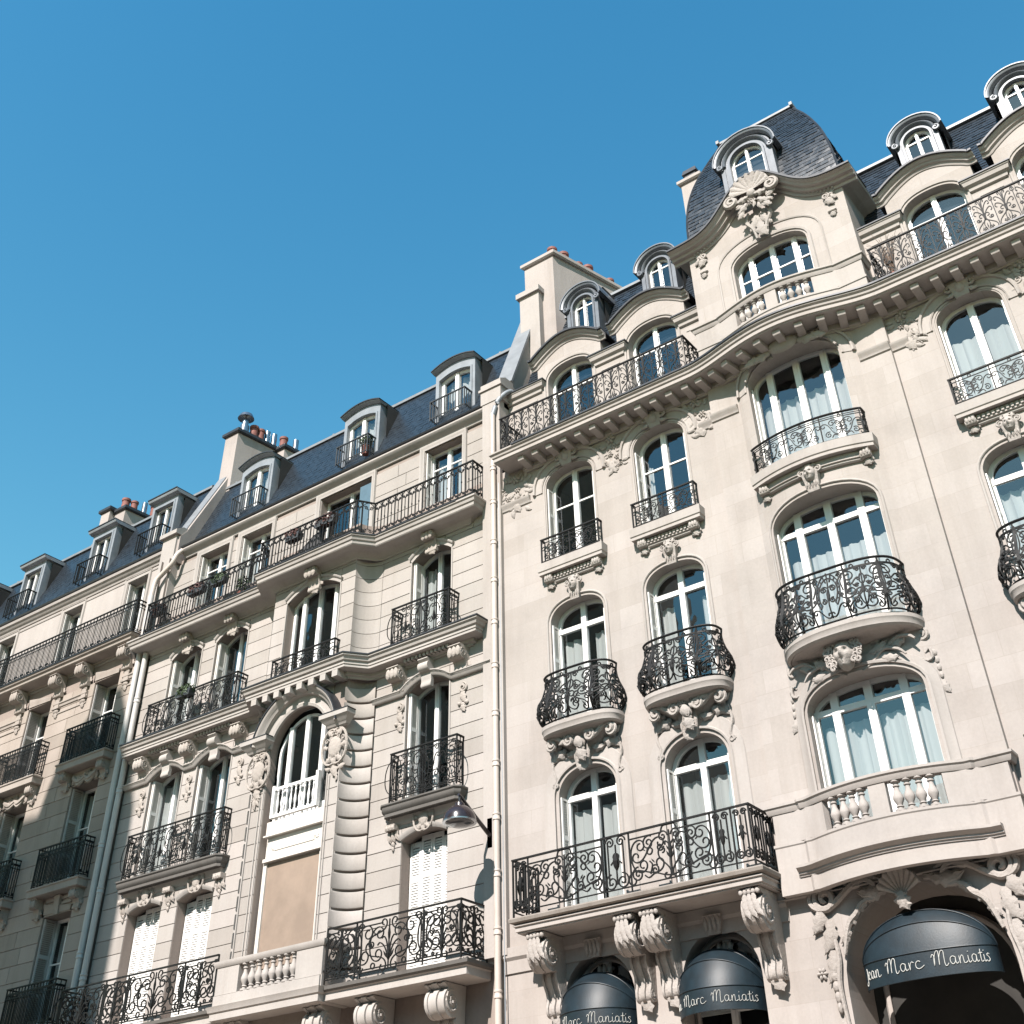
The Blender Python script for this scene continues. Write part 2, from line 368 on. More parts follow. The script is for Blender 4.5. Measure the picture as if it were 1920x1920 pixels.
def drop(a, b, r):
    t = np.linspace(0, 1, 5)[:, None]; return (np.array(a) * (1 - t) + np.array(b) * t, r * np.array([.15, .8, 1, .6, .08]))
def line(*p): return np.array(p, float)
def mir(cs, w): return [((np.stack([w - c[0][:, 0], c[0][:, 1]], 1), c[1]) if isinstance(c, tuple) else np.stack([w - c[:, 0], c[:, 1]], 1)) for c in cs]
def curve(*p, n=14):
    P = np.array(p, float); t = np.linspace(0, len(P) - 1, n); out = []
    Q = np.vstack([2 * P[0] - P[1], P, 2 * P[-1] - P[-2]])
    for x in t:
        i = min(int(x), len(P) - 2); f = x - i; a, b, c, d = Q[i:i + 4]
        out.append(.5 * (2 * b + (c - a) * f + (2 * a - 5 * b + 4 * c - d) * f * f + (3 * b - a - 3 * c + d) * f ** 3))
    return np.array(out)
def pat(style, w, h):
    """2-D ironwork inside a w x h panel -> list of polylines or (polyline, radii)"""
    m = w / 2; A = []
    if style == 'palm':
        A = [line((0.004, 0), (.004, h))]
        H = [curve((m, .44 * h), (m - .05 * w, .7 * h), (m - .22 * w, .86 * h), (m - .34 * w, .88 * h), (m - .36 * w, .80 * h), (m - .29 * w, .79 * h)),
             curve((m, .44 * h), (m - .14 * w, .62 * h), (m - .34 * w, .70 * h), (m - .42 * w, .63 * h), (m - .35 * w, .58 * h)),
             curve((m, .44 * h), (m - .02 * w, .75 * h), (m - .08 * w, .95 * h), (m - .16 * w, .96 * h), (m - .13 * w, .90 * h)),
             cscroll((m - .12 * w, .47 * h), (m - .27 * w, .13 * h), 'S', 1.0, 2.6, 1), spiral((m - .30 * w, .42 * h), .11 * w, 1.3, 0, -1),
             spiral((m - .13 * w, .15 * h), .10 * w, 1.2, 2.5, 1), curve((m - .48 * w, .98 * h), (m - .42 * w, .90 * h), (m - .46 * w, .84 * h)),
             curve((m - .03 * w, .05 * h), (m - .12 * w, .25 * h), (m - .05 * w, .38 * h), (m, .44 * h)), drop((m - .02, .40 * h), (m - .10 * w, .33 * h), .012)]
        A += H + mir(H, w) + [curve((m, .44 * h), (m, .98 * h), n=4), drop((m, .36 * h), (m, .54 * h), .030), drop((m, .1 * h), (m, .3 * h), .014)]
    elif style == 'big':      # large scrolls round a plumed centre (long stone balcony, right building)
        H = [cscroll((.14 * w, .76 * h), (.17 * w, .30 * h), 'C', 1.15, 2.6, 1), cscroll((.36 * w, .72 * h), (.10 * w, .50 * h), 'S', 1.1, 2.6, -1),
             cscroll((.33 * w, .30 * h), (.05 * w, .14 * h), 'S', 1.0, 2.4, 1), spiral((.09 * w, .20 * h), .075 * w, 1.7, 1.5, 1, .12, 34),
             cscroll((.40 * w, .50 * h), (.44 * w, .12 * h), 'S', 1.0, 2.6, -1), spiral((.42 * w, .80 * h), .06 * w, 1.4, 0, 1),
             curve((.5 * w, .06 * h), (.40 * w, .10 * h), (.30 * w, .16 * h), (.22 * w, .10 * h), (.17 * w, .16 * h)),
             curve((.24 * w, .16 * h), (.27 * w, .32 * h), (.24 * w, .40 * h)), curve((.5 * w, .62 * h), (.45 * w, .70 * h), (.44 * w, .63 * h)),
             spiral((.25 * w, .58 * h), .035 * w, 1.0, 0, 1, .9), spiral((.24 * w, .74 * h), .075 * w, 1.6, 1.0, 1), spiral((.30 * w, .22 * h), .05 * w, 1.4, 2.0, -1), spiral((.38 * w, .62 * h), .045 * w, 1.3, 0, -1), drop((.30 * w, .35 * h), (.26 * w, .44 * h), .016), drop((.2 * w, .6 * h), (.15 * w, .66 * h), .014),
             curve((.40 * w, .88 * h), (.43 * w, .99 * h), (.5 * w, 1.0 * h)), line((.0 * w, .88 * h), (.40 * w, .88 * h)), line((0.004, 0), (.004, h)),
             drop((.49 * w, .38 * h), (.45 * w, .52 * h), .022), drop((.49 * w, .50 * h), (.455 * w, .62 * h), .018)]
        A = H + mir(H, w) + [line((m, .05 * h), (m, .9 * h)), drop((m, .3 * h), (m, .78 * h), .034), drop((m, .10 * h), (m, .3 * h), .018)]
    elif style == 'bars2':    # narrow panel between posts
        A = [line((.22 * w, .1 * h), (.22 * w, .92 * h)), line((.78 * w, .1 * h), (.78 * w, .92 * h)), spiral((.30 * w, .90 * h), .17 * w, 1.6, 3.1, -1),
             spiral((.70 * w, .90 * h), .17 * w, 1.6, 0, 1), spiral((.30 * w, .15 * h), .24 * w, 1.7, 1.6, 1), spiral((.70 * w, .15 * h), .24 * w, 1.7, 1.6, -1),
             line((m, .1 * h), (m, .85 * h)), drop((m, .35 * h), (m, .72 * h), .035 * w / .3), curve((m, .4 * h), (.4 * w, .52 * h), (.3 * w, .48 * h)), curve((m, .4 * h), (.6 * w, .52 * h), (.7 * w, .48 * h)),
             spiral((m, .62 * h), .1 * w, 1, 0, 1, .95), line((.004, 0), (.004, h))]
    elif style == 'frieze':
        H = [cscroll((.10 * w, .60 * h), (.38 * w, .28 * h), 'S', 1.1, 2.6, 1), spiral((.42 * w, .62 * h), .07 * w, 1.5, 3, -1), spiral((.17 * w, .22 * h), .09 * w, 1.4, 1, 1),
             cscroll((.46 * w, .42 * h), (.28 * w, .70 * h), 'C', 1.0, 2.6, 1), curve((.24 * w, .08 * h), (.30 * w, .18 * h), (.44 * w, .10 * h)), line((.004, 0), (.004, h)),
             drop((.30 * w, .42 * h), (.24 * w, .54 * h), .012)]
        A = H + mir(H, w) + [line((0, .86 * h), (w, .86 * h)), spiral((m, .92 * h), .028, 1, 0, 1, .95), drop((m, .1 * h), (m, .7 * h), .02)]
    elif style == 'belly':
        H = [cscroll((.16 * w, .80 * h), (.20 * w, .38 * h), 'C', 1.2, 2.6, 1), cscroll((.38 * w, .66 * h), (.14 * w, .60 * h), 'S', 1.1, 2.5, -1),
             cscroll((.30 * w, .34 * h), (.12 * w, .10 * h), 'S', 1.1, 2.5, 1), cscroll((.44 * w, .40 * h), (.34 * w, .12 * h), 'C', 1.0, 2.6, -1),
             spiral((.40 * w, .86 * h), .07 * w, 1.5, 3.1, -1), spiral((.07 * w, .24 * h), .06 * w, 1.4, 1.2, 1), curve((.02 * w, .95 * h), (.05 * w, .55 * h), (.02 * w, .30 * h), (.08 * w, .05 * h)),
             drop((.30 * w, .50 * h), (.22 * w, .58 * h), .02), drop((.42 * w, .20 * h), (.36 * w, .30 * h), .022), spiral((.27 * w, .94 * h), .03, 1, 0, 1, .95), spiral((.28 * w, .22 * h), .09 * w, 1.5, 2.4, -1), spiral((.34 * w, .52 * h), .07 * w, 1.4, .5, 1), spiral((.10 * w, .44 * h), .06 * w, 1.3, 1.6, -1), drop((.1 * w, .06 * h), (.18 * w, .18 * h), .02),
             curve((.5 * w, .52 * h), (.43 * w, .60 * h), (.45 * w, .72 * h), (.5 * w, .76 * h)), line((.004, 0), (.004, h))]
        A = H + mir(H, w) + [line((m, .04 * h), (m, .92 * h)), drop((m, .28 * h), (m, .62 * h), .032), line((0, .90 * h), (w, .90 * h))]
    elif style == 'shield':   # centre panel of the bay balcony: toothed oval round scrolls
        t = np.linspace(.12, .88, 15) * 2 * math.pi - math.pi / 2
        ov = lambda r: np.stack([m + r * .36 * w * np.cos(t), .53 * h + r * .40 * h * np.sin(t)], 1)
        A = [ov(1), ov(.80)] + [line(a, b) for a, b in zip(ov(1), ov(.80))][::1]
        H = [spiral((m - .13 * w, .62 * h), .11 * w, 1.6, .5, 1), spiral((m - .13 * w, .36 * h), .09 * w, 1.4, 2, -1), cscroll((m - .08 * w, .10 * h), (.10 * w, .2 * h), 'S', 1.1, 2.6, 1),
             spiral((.12 * w, .84 * h), .09 * w, 1.5, 0, 1), curve((.05 * w, .5 * h), (.12 * w, .7 * h), (.06 * w, .8 * h)), spiral((.1 * w, .42 * h), .07 * w, 1.4, 1, -1)]
        A += H + mir(H, w) + [line((m, .05 * h), (m, .95 * h)), drop((m, .3 * h), (m, .7 * h), .035), drop((m - .03, .75 * h), (m - .1 * w, .86 * h), .02), drop((m + .03, .75 * h), (m + .1 * w, .86 * h), .02), line((0, .92 * h), (w, .92 * h))]
    elif style == 'bigB':     # bottom balcony of the middle building: lyre scrolls and leaf spray
        H = [cscroll((.20 * w, .80 * h), (.14 * w, .24 * h), 'C', 1.15, 2.5, 1), cscroll((.38 * w, .74 * h), (.36 * w, .26 * h), 'C', 1.2, 2.5, 1), cscroll((.42 * w, .86 * h), (.24 * w, .56 * h), 'S', 1.1, 2.5, 1),
             cscroll((.22 * w, .44 * h), (.40 * w, .10 * h), 'S', 1.0, 2.5, -1), curve((m, .18 * h), (.44 * w, .42 * h), (.37 * w, .52 * h), (.33 * w, .48 * h)), curve((m, .18 * h), (.47 * w, .5 * h), (.43 * w, .62 * h), (.39 * w, .60 * h)),
             spiral((.07 * w, .88 * h), .05 * w, 1.3, 0, 1), spiral((.07 * w, .10 * h), .05 * w, 1.3, 0, -1), spiral((.27 * w, .10 * h), .03 * w, 1, 0, 1, .9), line((.03 * w, .06 * h), (.03 * w, .94 * h)), line((.004, 0), (.004, h)),
             drop((.48 * w, .2 * h), (.42 * w, .36 * h), .022), drop((.30 * w, .66 * h), (.27 * w, .76 * h), .016)]
        A = H + mir(H, w) + [line((m, .0), (m, .95 * h)), drop((m, .14 * h), (m, .44 * h), .045), drop((m, .5 * h), (m, .86 * h), .028), line((0, .90 * h), (.40 * w, .90 * h)), line((.6 * w, .90 * h), (w, .90 * h)), line((0, .06 * h), (w, .06 * h))]
    elif style == 'scrollB':
        H = [cscroll((.22 * w, .78 * h), (.18 * w, .20 * h), 'C', 1.2, 2.5, 1), cscroll((.42 * w, .70 * h), (.24 * w, .48 * h), 'S', 1.1, 2.5, -1), cscroll((.40 * w, .34 * h), (.30 * w, .10 * h), 'C', 1.1, 2.5, 1),
             spiral((.40 * w, .88 * h), .08 * w, 1.4, 3, -1), spiral((.10 * w, .90 * h), .06 * w, 1.3, 0, 1), curve((.04 * w, .9 * h), (.07 * w, .5 * h), (.04 * w, .08 * h)), drop((.34 * w, .52 * h), (.28 * w, .62 * h), .018), line((.004, 0), (.004, h)),
             drop((.47 * w, .3 * h), (.4 * w, .44 * h), .018)]
        A = H + mir(H, w) + [line((m, 0), (m, h)), drop((m, .22 * h), (m, .62 * h), .034), line((0, .93 * h), (w, .93 * h)), line((0, .05 * h), (w, .05 * h))]
    elif style == 'barB':     # upright bars with lyre heads and studs
        H = [line((.004, 0), (.004, h)), curve((.0, .74 * h), (.05 * w, .88 * h), (.28 * w, .97 * h), (.5 * w, 1.0 * h)), spiral((.27 * w, .84 * h), .17 * w, 1.4, 2.8, -1, .2, 16), curve((.0, .28 * h), (.05 * w, .12 * h), (.28 * w, .05 * h), (.5 * w, .0)),
             spiral((.27 * w, .16 * h), .17 * w, 1.4, 2.8, 1, .2, 16), drop((.30 * w, .84 * h), (.46 * w, .78 * h), .014), drop((.30 * w, .16 * h), (.46 * w, .22 * h), .014)]
        A = H + mir(H, w) + [line((m, .18 * h), (m, .82 * h)), drop((m, .46 * h), (m, .56 * h), .02)]
    elif style == 'barA':
        H = [line((.004, 0), (.004, h)), line((.25 * w, .1 * h), (.25 * w, .86 * h)), spiral((.16 * w, .88 * h), .10 * w, 1.3, 0, 1, .2, 14), spiral((.36 * w, .88 * h), .10 * w, 1.3, 3.1, -1, .2, 14), spiral((.16 * w, .10 * h), .10 * w, 1.2, 0, -1, .2, 14), drop((.25 * w, .7 * h), (.25 * w, .8 * h), .016)]
        A = H + mir(H, w) + [line((m, 0), (m, h)), line((0, .78 * h), (w, .78 * h)), line((0, .06 * h), (w, .06 * h)), spiral((m, .89 * h), .08 * w, 1, 0, 1, .95, 14)]
    elif style == 'plain': A = [line((0, 0), (0, h))]
    return A
def emit(mb, curves, r, f, sides=4):
    for c in curves:
        if isinstance(c, tuple): P, rr = c
        else: P, rr = c, r
        Q = [f(a, b) for a, b in P]
        if len(Q) > 2 or isinstance(c, tuple): mb.tube(Q, rr, sides, False)
        else: mb.tube(Q, r, sides, False)
_pc = {}
def panel_mesh(style, w, h, r, mat):
    k = (style, round(w, 2), round(h, 2), mat)
    if k not in _pc:
        mb = MB(); emit(mb, pat(style, w, h), r, lambda a, b: (a, 0, b)); _pc[k] = mb.mesh('railing_panel', mat, 0)
    return _pc[k]
def railing(par, pts, z0, h, styles, pw, r=.0105, mat='iron', name='balcony_railing', posts=True, lo=.05):
    """pts: plan polyline; styles: one style or a list with widths for each segment"""
    mb = MB(); mb.cornice(pts, [(-.022, z0 + h - .028), (.022, z0 + h - .028), (.022, z0 + h), (-.022, z0 + h)])
    if lo is not None: mb.cornice(pts, [(-.012, z0 + lo), (.012, z0 + lo), (.012, z0 + lo + .018), (-.012, z0 + lo + .018)])
    todo = []
    for i in range(len(pts) - 1):
        a = np.array(pts[i], float); b = np.array(pts[i + 1], float); L = np.linalg.norm(b - a); d = (b - a) / L; rz = math.atan2(d[1], d[0])
        st = styles if isinstance(styles, str) else styles[i]
        if isinstance(st, str): n = max(1, round(L / pw)); seq = [(st, L / n)] * n
        else: tot = sum(q[1] for q in st); seq = [(q[0], q[1] * L / tot) for q in st]
        t = 0
        for s_, w_ in seq:
            p = a + d * t; todo.append((s_, w_, p, rz)); t += w_
            if posts: mb.box(p[0] - .011, p[0] + .011, p[1] - .011, p[1] + .011, z0, z0 + h - .01)
        if posts: mb.box(b[0] - .014, b[0] + .014, b[1] - .014, b[1] + .014, z0, z0 + h - .01)
    rl = mb.build(name, mat, par, 0); b0 = lo if lo is not None else 0
    for s_, w_, p, rz in todo: place('railing_panel', panel_mesh(s_, w_, h - b0 - .03, r, mat), rl, (p[0], p[1], z0 + b0), rz)
    return rl
def belly_railing(par, path, z0, h, bulge, seq, r=.0150, mat='iron'):
    """bombe balcony: path = dense plan polyline at rail height"""
    P = np.array(path, float); d = np.gradient(P, axis=0); d /= np.linalg.norm(d, axis=1)[:, None]; N = np.stack([d[:, 1], -d[:, 0]], 1)
    S = np.concatenate([[0], np.cumsum(np.linalg.norm(np.diff(P, axis=0), axis=1))]); L = S[-1]
    def prof(t): t = min(1, max(0, t)); return bulge * (np.interp(t, [0, .1, .25, .42, .6, .8, 1], [.08, .66, 1.0, .82, .38, .06, .12]))
    def f(s, z):
        x = np.interp(s, S, P[:, 0]); y = np.interp(s, S, P[:, 1]); nx = np.interp(s, S, N[:, 0]); ny = np.interp(s, S, N[:, 1]); o = prof(z / h)
        return (x + nx * o, y + ny * o, z0 + z)
    mb = MB()
    for zz, rr in ((h, .024), (h * .03, .016)): mb.tube([f(s, zz) for s in np.linspace(0, L, 40)], rr, 6)
    mb.tube([f(s, h * .9) for s in np.linspace(0, L, 40)], .009, 4)
    tot = sum(q[1] for q in seq); t = 0
    for w_ in [0] + [q[1] for q in seq]:
        t += w_ * L / tot; mb.tube([f(t, z) for z in np.linspace(0, h, 9)], .012, 4)
    rl = mb.build('balcony_railing', mat, par, 0); t = 0
    for st, w in seq:
        w = w * L / tot; b = MB()
        cs = []
        for c in pat(st, w, h - .05):
            if not isinstance(c, tuple) and len(c) == 2:
                q = np.linspace(0, 1, 9)[:, None]; c = c[0] * (1 - q) + c[1] * q
            cs.append(c)
        emit(b, cs, r, lambda a, z, t=t: f(t + a, z + .025)); b.build('railing_panel', mat, rl, 0); t += w
    return rl

# ------------------------------------------------------------------ carving (relief on a wall)
class Fr:
    """frame on the facade: u along x, v up, w out of the wall"""
    WS = .58
    def __init__(s, x, y, z, sx=1, sc=1): s.x, s.y, s.z, s.sx, s.sc = x, y, z, sx, sc
    def __call__(s, u, v, w): return (s.x + s.sx * s.sc * u, s.y - s.sc * s.WS * w, s.z + s.sc * v)
def blob(mb, F, u, v, ru, rv, h, a=0, n=9, m=4, w0=0):
    P = []
    for i in range(n):
        t = 2 * math.pi * i / n
        for j in range(m):
            q = math.pi / 2 * j / (m - 1); x, y = ru * math.cos(t) * math.cos(q), rv * math.sin(t) * math.cos(q)
            P.append(F(u + x * math.cos(a) - y * math.sin(a), v + x * math.sin(a) + y * math.cos(a), w0 + h * math.sin(q)))
    mb.grid(P, n, m, True)
def rscroll(mb, F, pts, r, w=None, taper=True, sides=6):
    P = np.array(pts, float); n = len(P); t = np.linspace(0, 1, n)
    rr = r * (.45 + .55 * np.sin(math.pi * np.clip(t, 0.04, .96)) ** .6) if taper else np.full(n, r)
    mb.tube([F(p[0], p[1], (rr[i] * .55 if w is None else w)) for i, p in enumerate(P)], rr * F.sc, sides, True, rot=0)
def leafr(mb, F, u, v, L, W, a, h=.05, lobes=3, curl=.3, nl=9):
    """acanthus-like leaf from (u,v) along angle a"""
    P = []
    for i in range(nl):
        t = i / (nl - 1); lob = 1 + .28 * math.sin(t * lobes * 2 * math.pi); wd = W * (math.sin(math.pi * min(1, t * .92 + .1)) ** .8) * lob
        bend = curl * t * t; cx = L * t
        for j in range(5):
            s = (j - 2) / 2; yy = s * wd / 2; hh = h * (1 - .75 * abs(s) ** 1.5) * (.5 + .9 * math.sin(math.pi * min(1, t * .8 + .2))) - (.35 * h if j == 2 else 0)
            aa = a + bend; P.append(F(u + cx * math.cos(aa) - yy * math.sin(aa), v + cx * math.sin(aa) + yy * math.cos(aa), hh))
    mb.grid(P, nl, 5)
def rosette(mb, F, u, v, r, h=.05):
    for i in range(6): blob(mb, F, u + .6 * r * math.cos(i * 1.047), v + .6 * r * math.sin(i * 1.047), r * .48, r * .3, h, i * 1.047, 7, 3)
    blob(mb, F, u, v, r * .32, r * .32, h * 1.5, 0, 8, 3)
def shell(mb, F, u, v, r, h=.12, a0=.15, a1=math.pi - .15, n=9):
    nv = 6; P = []; k = n * 4 + 1
    for i in range(k):
        t = i / (k - 1); a = a0 + (a1 - a0) * t; rid = abs(math.sin(t * n * math.pi))
        for j in range(nv):
            q = j / (nv - 1); rr = r * (.12 + .88 * q) * (1 + .07 * rid * q); P.append(F(u + rr * math.cos(a), v + rr * math.sin(a), h * (.35 + .75 * q ** 1.6) + .42 * h * rid * q))
    mb.grid(P, k, nv)
    rscroll(mb, F, [(u + r * 1.03 * math.cos(a0 + (a1 - a0) * i / 24), v + r * 1.03 * math.sin(a0 + (a1 - a0) * i / 24)) for i in range(25)], r * .07, h * .9, False)
def cartouche(mb, F, s=1.0):
    blob(mb, F, 0, 0, .19 * s, .25 * s, .10 * s, 0, 14, 5)
    for sg in (-1, 1):
        G = Fr(F.x, F.y, F.z, F.sx * sg, F.sc)
        rscroll(mb, G, cscroll((.12 * s, .27 * s), (.14 * s, -.24 * s), 'C', .9, 2.2, -1, 30) , .030 * s)
        leafr(mb, G, .05 * s, .26 * s, .24 * s, .14 * s, .5, .07 * s); leafr(mb, G, .10 * s, -.20 * s, .22 * s, .12 * s, -.9, .06 * s); leafr(mb, G, .2 * s, .0, .16 * s, .10 * s, .25, .05 * s, 2)
        rscroll(mb, G, spiral((.24 * s, .16 * s), .06 * s, 1.2, 3.1, -1), .018 * s)
    rosette(mb, F, 0, .32 * s, .09 * s, .09 * s); leafr(mb, F, 0, -.24 * s, .18 * s, .14 * s, -1.57, .07 * s)
def bouquet(mb, F, w, h, n, seed):
    """tangle of leaves and flowers filling a rough w x h field"""
    r = np.random.default_rng(seed)
    for i in range(n):
        u, v = r.uniform(-.5, .5) * w, r.uniform(-.5, .5) * h
        if (u / w) ** 2 + (v / h) ** 2 > .25: continue
        k = r.random(); a = math.atan2(v, u) + r.uniform(-.8, .8); s = r.uniform(.7, 1.25)
        if k < .18: rosette(mb, F, u, v, .075 * s, .07)
        elif k < .8: leafr(mb, F, u, v, .20 * s, .10 * s, a, .06 * s, 3, r.uniform(-.6, .6), 7)
        else: rscroll(mb, F, spiral((u, v), .07 * s, 1.2, a, 1 if k > .9 else -1, .15, 16), .018)
def mask(mb, F, s=1.0, hair=True):
    """carved head, s = half height"""
    n, m = 32, 25; P = []
    for i in range(n):
        t = math.pi * (i / (n - 1)) - math.pi / 2                    # chin .. crown
        for j in range(m):
            q = math.pi * (j / (m - 1)); u = -math.cos(q) * math.cos(t); v = math.sin(t); w = math.sin(q) * math.cos(t)
            wid = .74 * (1 - .22 * max(0, -v)) ; u2 = u * wid; w2 = w * .80
            def g(cu, cv, su, sv): return math.exp(-((u2 - cu) / su) ** 2 - ((v - cv) / sv) ** 2)
            w2 += .36 * g(0, -.14, .10, .16) * (1 if w > .2 else 0) + .10 * g(0, .12, .08, .2)                 # nose
            w2 -= .17 * (g(.27, .08, .14, .085) + g(-.27, .08, .14, .085)); w2 += .13 * (g(.27, .24, .17, .06) + g(-.27, .24, .17, .06))   # eye sockets, brows
            w2 += .10 * (g(.27, .07, .07, .05) + g(-.27, .07, .07, .05)) + .10 * (g(.36, -.2, .16, .16) + g(-.36, -.2, .16, .16))     # lids, cheeks
            w2 += .12 * g(0, -.40, .15, .045) + .11 * g(0, -.53, .13, .05) - .16 * g(0, -.465, .17, .03) + .16 * g(0, -.75, .15, .12)  # lips, chin
            P.append(F(u2 * s, v * s, max(0, w2) * s))
    mb.grid(P, n, m)
    if hair:
        for i in range(60):
            a = math.pi * (i / 59) * 1.5 - .78; rr = s * (.80 + .46 * (i % 4) / 3); u, v = rr * .86 * math.cos(a), rr * math.sin(a) * .95 + .06 * s
            rscroll(mb, F, spiral((u, v), .20 * s, 1.2, a + i, 1 if i % 2 else -1, .2, 12), .085 * s, .20 * s + .22 * s * (i % 2), True, 5)
def keystone_mask(par, x, y, z, s, mat, lion=False):
    """keystone with a small carved face over a tapering block"""
    mb = MB(); mb.sweep([[(x - .13 * s, y, z), (x + .13 * s, y, z), (x + .13 * s, y - .08 * s, z), (x - .13 * s, y - .08 * s, z)], [(x - .19 * s, y, z + .42 * s), (x + .19 * s, y, z + .42 * s), (x + .19 * s, y - .17 * s, z + .42 * s), (x - .19 * s, y - .17 * s, z + .42 * s)]])
    F = Fr(x, y - .12 * s, z + .40 * s); F.WS = 1.0
    mask(mb, F, .19 * s, False)
    for sg in (-1, 1):
        G = Fr(x, y - .08 * s, z + .40 * s, sg); rscroll(mb, G, spiral((.19 * s, .08 * s), .085 * s, 1.4, 1.6, -1), .03 * s, .08 * s); leafr(mb, G, .08 * s, .14 * s, .16 * s, .12 * s, 1.0, .12 * s)
    for k in range(5): leafr(mb, Fr(x, y - .1 * s, z), (k - 2) * .06 * s, .24 * s, .17 * s, .06 * s, -1.57 + (k - 2) * .08, .07 * s, 2, 0, 5)
    leafr(mb, Fr(x, y - .12 * s, z + .5 * s), 0, .02 * s, .17 * s, .2 * s, 1.57, .1 * s)
    return mb.build('keystone', mat, par, 45)
def volute_profile(D, H, rt, rb):
    """side profile (out, z down from 0) of an S console"""
    P = [(0, 0), (D * .98, 0), (D, -.02)]
    c = (D - rt, -.06 - rt)
    P += [(c[0] + rt * math.cos(a), c[1] + rt * math.sin(a)) for a in np.linspace(1.1, -2.0, 14)]
    cb = (rb * 1.15, -H + rb)
    P += [tuple(p) for p in curve((c[0] - rt * .55, c[1] - rt * .95), (D * .42, -H * .55), (rb * 1.7, -H * .75), (cb[0] + rb * .95, cb[1] + rb * .5), n=8)]
    P += [(cb[0] + rb * math.cos(a), cb[1] + rb * math.sin(a)) for a in np.linspace(.3, -2.2, 8)] + [(0, -H + .02)]
    return P, c, cb
def console(par, x, y, z, wd, D, H, rt, rb, mat, name='console', carve=True):
    P, c, cb = volute_profile(D, H, rt, rb); mb = MB(); hw = wd / 2
    # tapered: full width at top, 70% at foot; raised ribs at both sides and in the centre
    def band(a, b, off):
        sc = lambda zz: 1 - .22 * min(1, -zz / H)
        r0, r1 = [], []
        for o, zz in P: r0.append((x + a * hw * sc(zz), y - max(0, o + (off if o > .02 else 0)), z + zz)); r1.append((x + b * hw * sc(zz), y - max(0, o + (off if o > .02 else 0)), z + zz))
        mb.sweep([r0, r1])
    band(-1, -.72, 0.0); band(-.72, -.24, -.03); band(-.24, .24, .012); band(.24, .72, -.03); band(.72, 1, 0)
    for sg in (-1, 1):        # side volutes
        for (cc, rr, f) in ((c, rt * .82, 1), (cb, rb * .8, -1)):
            S = spiral((0, 0), rr, 1.7, 1.6, -1, .12, 28); k = 1 - .22 * min(1, -cc[1] / H)
            mb.tube([(x + sg * hw * k, y - (cc[0] + p[0]), z + cc[1] + p[1]) for p in S], rr * .13, 5)
            mb.lathe((x + sg * hw * k, y - cc[0], z + cc[1]), [(.001, -.03), (rr * .2, -.02), (rr * .2, .02), (.001, .03)], 8)
    ob = mb.build(name, mat, par, 40)
    if carve:
        cv = MB(); F = Fr(x, y - D - .005, z - rt * .9)
        for k in (-1, 0, 1): leafr(cv, F, k * wd * .2, rt * .55, rt * 1.5, wd * .32, -1.57 + k * .12, .05, 3)
        for k in range(5): blob(cv, Fr(x, y - D + .02, z - .05), (k - 2) * wd * .2, 0, wd * .11, .05, .06, 0, 8, 4)
        G = Fr(x, y - D * .40, z - H * .55)
        cv.build('acanthus_leaf', mat, ob, 45); cv = MB(); leafr(cv, Fr(x, y - rb * 1.2, z - H + rb * 1.6), 0, 0, rb * 3.2, wd * .7, -1.57, .05)
        cv.build('acanthus_leaf', mat, ob, 45)
    return ob
def small_corbel(par, x, y, z, wd, D, H, mat, name='corbel'):
    P, c, cb = volute_profile(D, H, min(D, H) * .36, D * .16); mb = MB(); h = wd / 2
    mb.sweep([[(x - h, y - o, z + q) for o, q in P], [(x + h, y - o, z + q) for o, q in P]])
    F = Fr(x, y - D, z - H * .3)
    for k in (-1, 0, 1): blob(mb, F, k * wd * .32, 0, wd * .19, H * .22, .045, 0, 8, 4, -.01)
    for sg in (-1, 1):
        S = spiral((0, 0), min(D, H) * .30, 1.5, 1.6, -1, .15, 20); mb.tube([(x + sg * h, y - (c[0] + p[0]), z + c[1] + p[1]) for p in S], .016, 5)
    leafr(mb, Fr(x, y - .05, z - H * .55), 0, 0, H * .62, wd * .8, -1.57, .06)
    for k in (-1, 1): leafr(mb, Fr(x, y - .03, z - H * .5), k * wd * .3, 0, H * .4, wd * .4, -1.57 + k * .4, .05)
    return mb.build(name, mat, par, 45)
_bal = {}
def balusters(par, pts, z0, z1, mat, r=.075):
    h = z1 - z0; k = (round(h, 3), mat, r)
    if k not in _bal:
        mb = MB(); pf = [(1.0, 0), (1.0, .07), (.55, .09), (.5, .13), (.75, .16), (.5, .20), (.62, .26), (1.0, .38), (1.02, .46), (.8, .56), (.5, .68), (.45, .78), (.68, .81), (.68, .84), (.48, .87), (.6, .93), (1.0, .95), (1.0, 1)]
        mb.lathe((0, 0, 0), [(a * r, b * h) for a, b in pf], 12); _bal[k] = mb.mesh('baluster', mat, 40)
    for x, y in pts: place('baluster', _bal[k], par, (x, y, z0), rng.uniform(0, 6))
